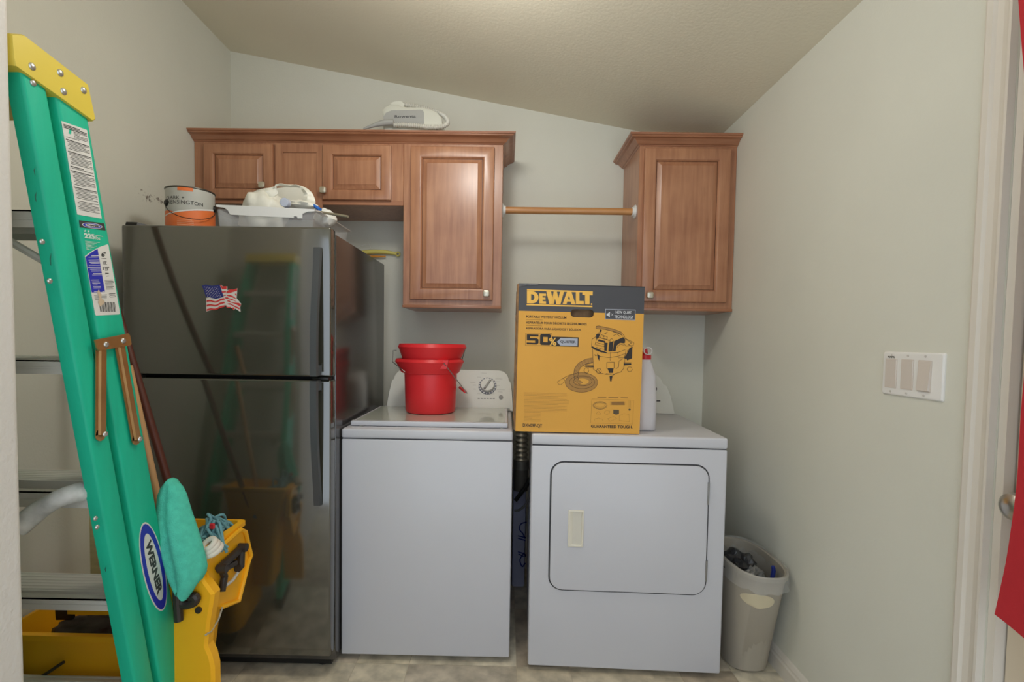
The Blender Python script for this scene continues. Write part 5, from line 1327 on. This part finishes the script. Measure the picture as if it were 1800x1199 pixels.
# ------------------------------------------------------------------ between washer and dryer
hx_ = .082; hyy = 2.42
vh = thing('dryer_vent_hose', 'silver corrugated vent hose between the washer and dryer', 'hose', (hx_, hyy, .52))
corr([Vector((hx_, hyy, z)) for z in (.66, .75, .84, .92)]+[Vector((hx_, hyy+.08, .985)), Vector((hx_, 2.64, 1.00))], .036, .022).build('foil_hose', mat('foil', (176, 172, 160), rough=0.35, metal=0.7, var=0.1), vh, smooth=60)
MB().cyl((hx_, hyy, .625), (hx_, hyy, .668), .0375, n=24).build('clamp_band', mat('dull_band', (120, 118, 112), rough=0.5, metal=0.5), vh)
MB().cyl((hx_, hyy, .52), (hx_, hyy, .63), .034, n=24).build('pipe_end', mat('dark_pipe', (90, 86, 80), rough=0.6), vh)
sk = thing('paper_sack', 'white paper sack with blue scribbles in the gap beside the dryer', 'bag', (.085, 2.52, .0))
SKF = Frame((.085, 2.485, 0), (1, 0, 0), (0, 0, 1), (0, -1, 0))
MB().rbox(.046, .112, 2.486, 2.56, 0, .60, .012, 2).build('sack', mat('bluish_paper', (176, 178, 204), rough=0.7, var=0.08), sk)
M_bink = mat('blue_ink', (36, 52, 138), rough=0.6)
mb = MB()
for grp in (([(925, 918), (916, 921), (913, 930), (919, 938), (923, 946)], [(911, 942), (924, 945)], [(911, 946), (923, 950)]), ([(911, 970), (922, 974), (923, 978)], [(921, 972), (914, 984), (918, 996), (923, 990)], [(912, 974), (920, 978)])):
    mb = MB()
    for l in grp: put_line(mb, SKF, [(p.x, p.y) for p in spline([(*q_, 0) for q_ in l], 4)], .006, .001)
    mb.build('scribble', M_bink, sk, smooth=0)
cb = [at(*p, Y=2.36) for p in ((934, 838), (924, 856), (912, 872), (906, 880))]
tag(MB().tube(spline(cb, 4), .010, 8).build('power_cord', M_blk), 'thick black cord crossing the gap beside the dryer', 'cord')
cb2 = [at(*p, Y=2.34) for p in ((934, 862), (926, 884), (914, 896), (904, 898))]
tag(MB().tube(spline(cb2, 4), .006, 8).build('grey_cable', mat('grey_cable', (104, 104, 104), rough=0.5)), 'thin grey cable curving below the black cord', 'cable')

# ------------------------------------------------------------------ wastebasket
M_can2 = mat('taupe_plastic', (170, 162, 148), rough=0.5, var=0.02)
M_linr = mat('clear_liner', (214, 214, 212), rough=0.25, var=0.05, alpha=0.26)
tcx, tcy = .955, 1.932; trz = .425
tr = thing('wastebasket', 'taupe oval plastic wastebasket in the corner beside the dryer', 'wastebasket', (tcx, tcy, 0))
def sup(hx, hy, z, n=40, e=2.6, dy=0.0):
    return [Vector((tcx+math.copysign(abs(math.cos(a))**(2/e), math.cos(a))*hx, tcy+dy+math.copysign(abs(math.sin(a))**(2/e), math.sin(a))*hy, z)) for a in [2*math.pi*i/n for i in range(n)]]
MB().loft([sup(.070, .072, .0, dy=.012), sup(.078, .082, .008, dy=.012), sup(.095, .182, trz-.02), sup(.102, .190, trz-.018), sup(.103, .191, trz-.004), sup(.096, .187, trz), sup(.090, .178, trz-.004), sup(.072, .075, .012)]).build('body', M_can2, tr, smooth=40)
lb_ = []
for k, (hx, hy, z, am) in enumerate(((.068, .09, .24, .003), (.088, .172, trz-.03, .003), (.095, .184, trz+.002, .002), (.103, .193, trz+.004, .001), (.105, .196, trz-.018, .001), (.106, .197, trz-.055, .004))):
    row = sup(hx, hy, z, 64)
    for j, p in enumerate(row):
        p.z += am*3*noise.noise(Vector((j*.45, k*1.3, 2.2)))+(-.020*abs(noise.noise(Vector((j*.21, 5.5, 0)))) if k == 5 else 0); p.x += am*noise.noise(Vector((j*.6, k, 0))); p.y += am*noise.noise(Vector((j*.6, k, 7)))
    lb_.append(row)
MB().loft(lb_, False, False).build('liner_bag', M_linr, tr, smooth=60)
pf = at(1338, 1060, Y=tcy-.165)
mb = MB(); pts = []
def can_front(xx, zz):
    t_ = min(1, max(0, (zz-.008)/(trz-.028))); hx = .078+(.095-.078)*t_; hy = .082+(.182-.082)*t_; cy_ = tcy+.012*(1-t_)
    return cy_-hy*(1-min(.999, abs((xx-tcx)/hx))**2.6)**(1/2.6)
rows = []
for i in range(9):
    v_ = -1+2*i/8; hw2 = .050*math.sqrt(max(.02, 1-v_*v_)); zz = pf.z+v_*.030
    rows.append([Vector((pf.x+hw2*(-1+2*j/16), can_front(pf.x+hw2*(-1+2*j/16), zz)-.0022, zz)) for j in range(17)])
mb.loft(rows, False, False, closed=False).build('oval_sticker', mat('cream_sticker', (214, 202, 172), rough=0.6), tr, smooth=60)
R5 = random.Random(8)
for i, (px_, py_, m_, nm, lb2, sc3) in enumerate(((1300, 985, mat('black_trash', (52, 52, 54), rough=0.35, var=0.3, vscale=30), 'black_bag', 'crumpled black plastic in the wastebasket', (.055, .06, .042)), (1325, 1003, mat('grey_foil', (120, 120, 118), rough=0.4, var=0.4, vscale=30), 'grey_wrapper', 'crumpled grey wrapper in the wastebasket', (.035, .035, .022)))):
    c = at(px_, py_, Y=1.93-.07*i)
    tag(crumple((max(c.x, tcx-.045), c.y, c.z-.012), *sc3, 9.0+i*3, .55, 12).build(nm, m_, smooth=0), lb2, 'trash')
c = at(1360, 1003, Y=1.86)
tag(MB().tube([c+Vector((-.004, 0, -.03)), c, c+Vector((-.003, 0, .016))], [.008, .008, .007], 8).build('blue_wrapper', M_bink), 'dark blue stick standing in the wastebasket', 'trash')

for o_ in bpy.data.objects:
    if 'wo' in o_: del o_['wo']
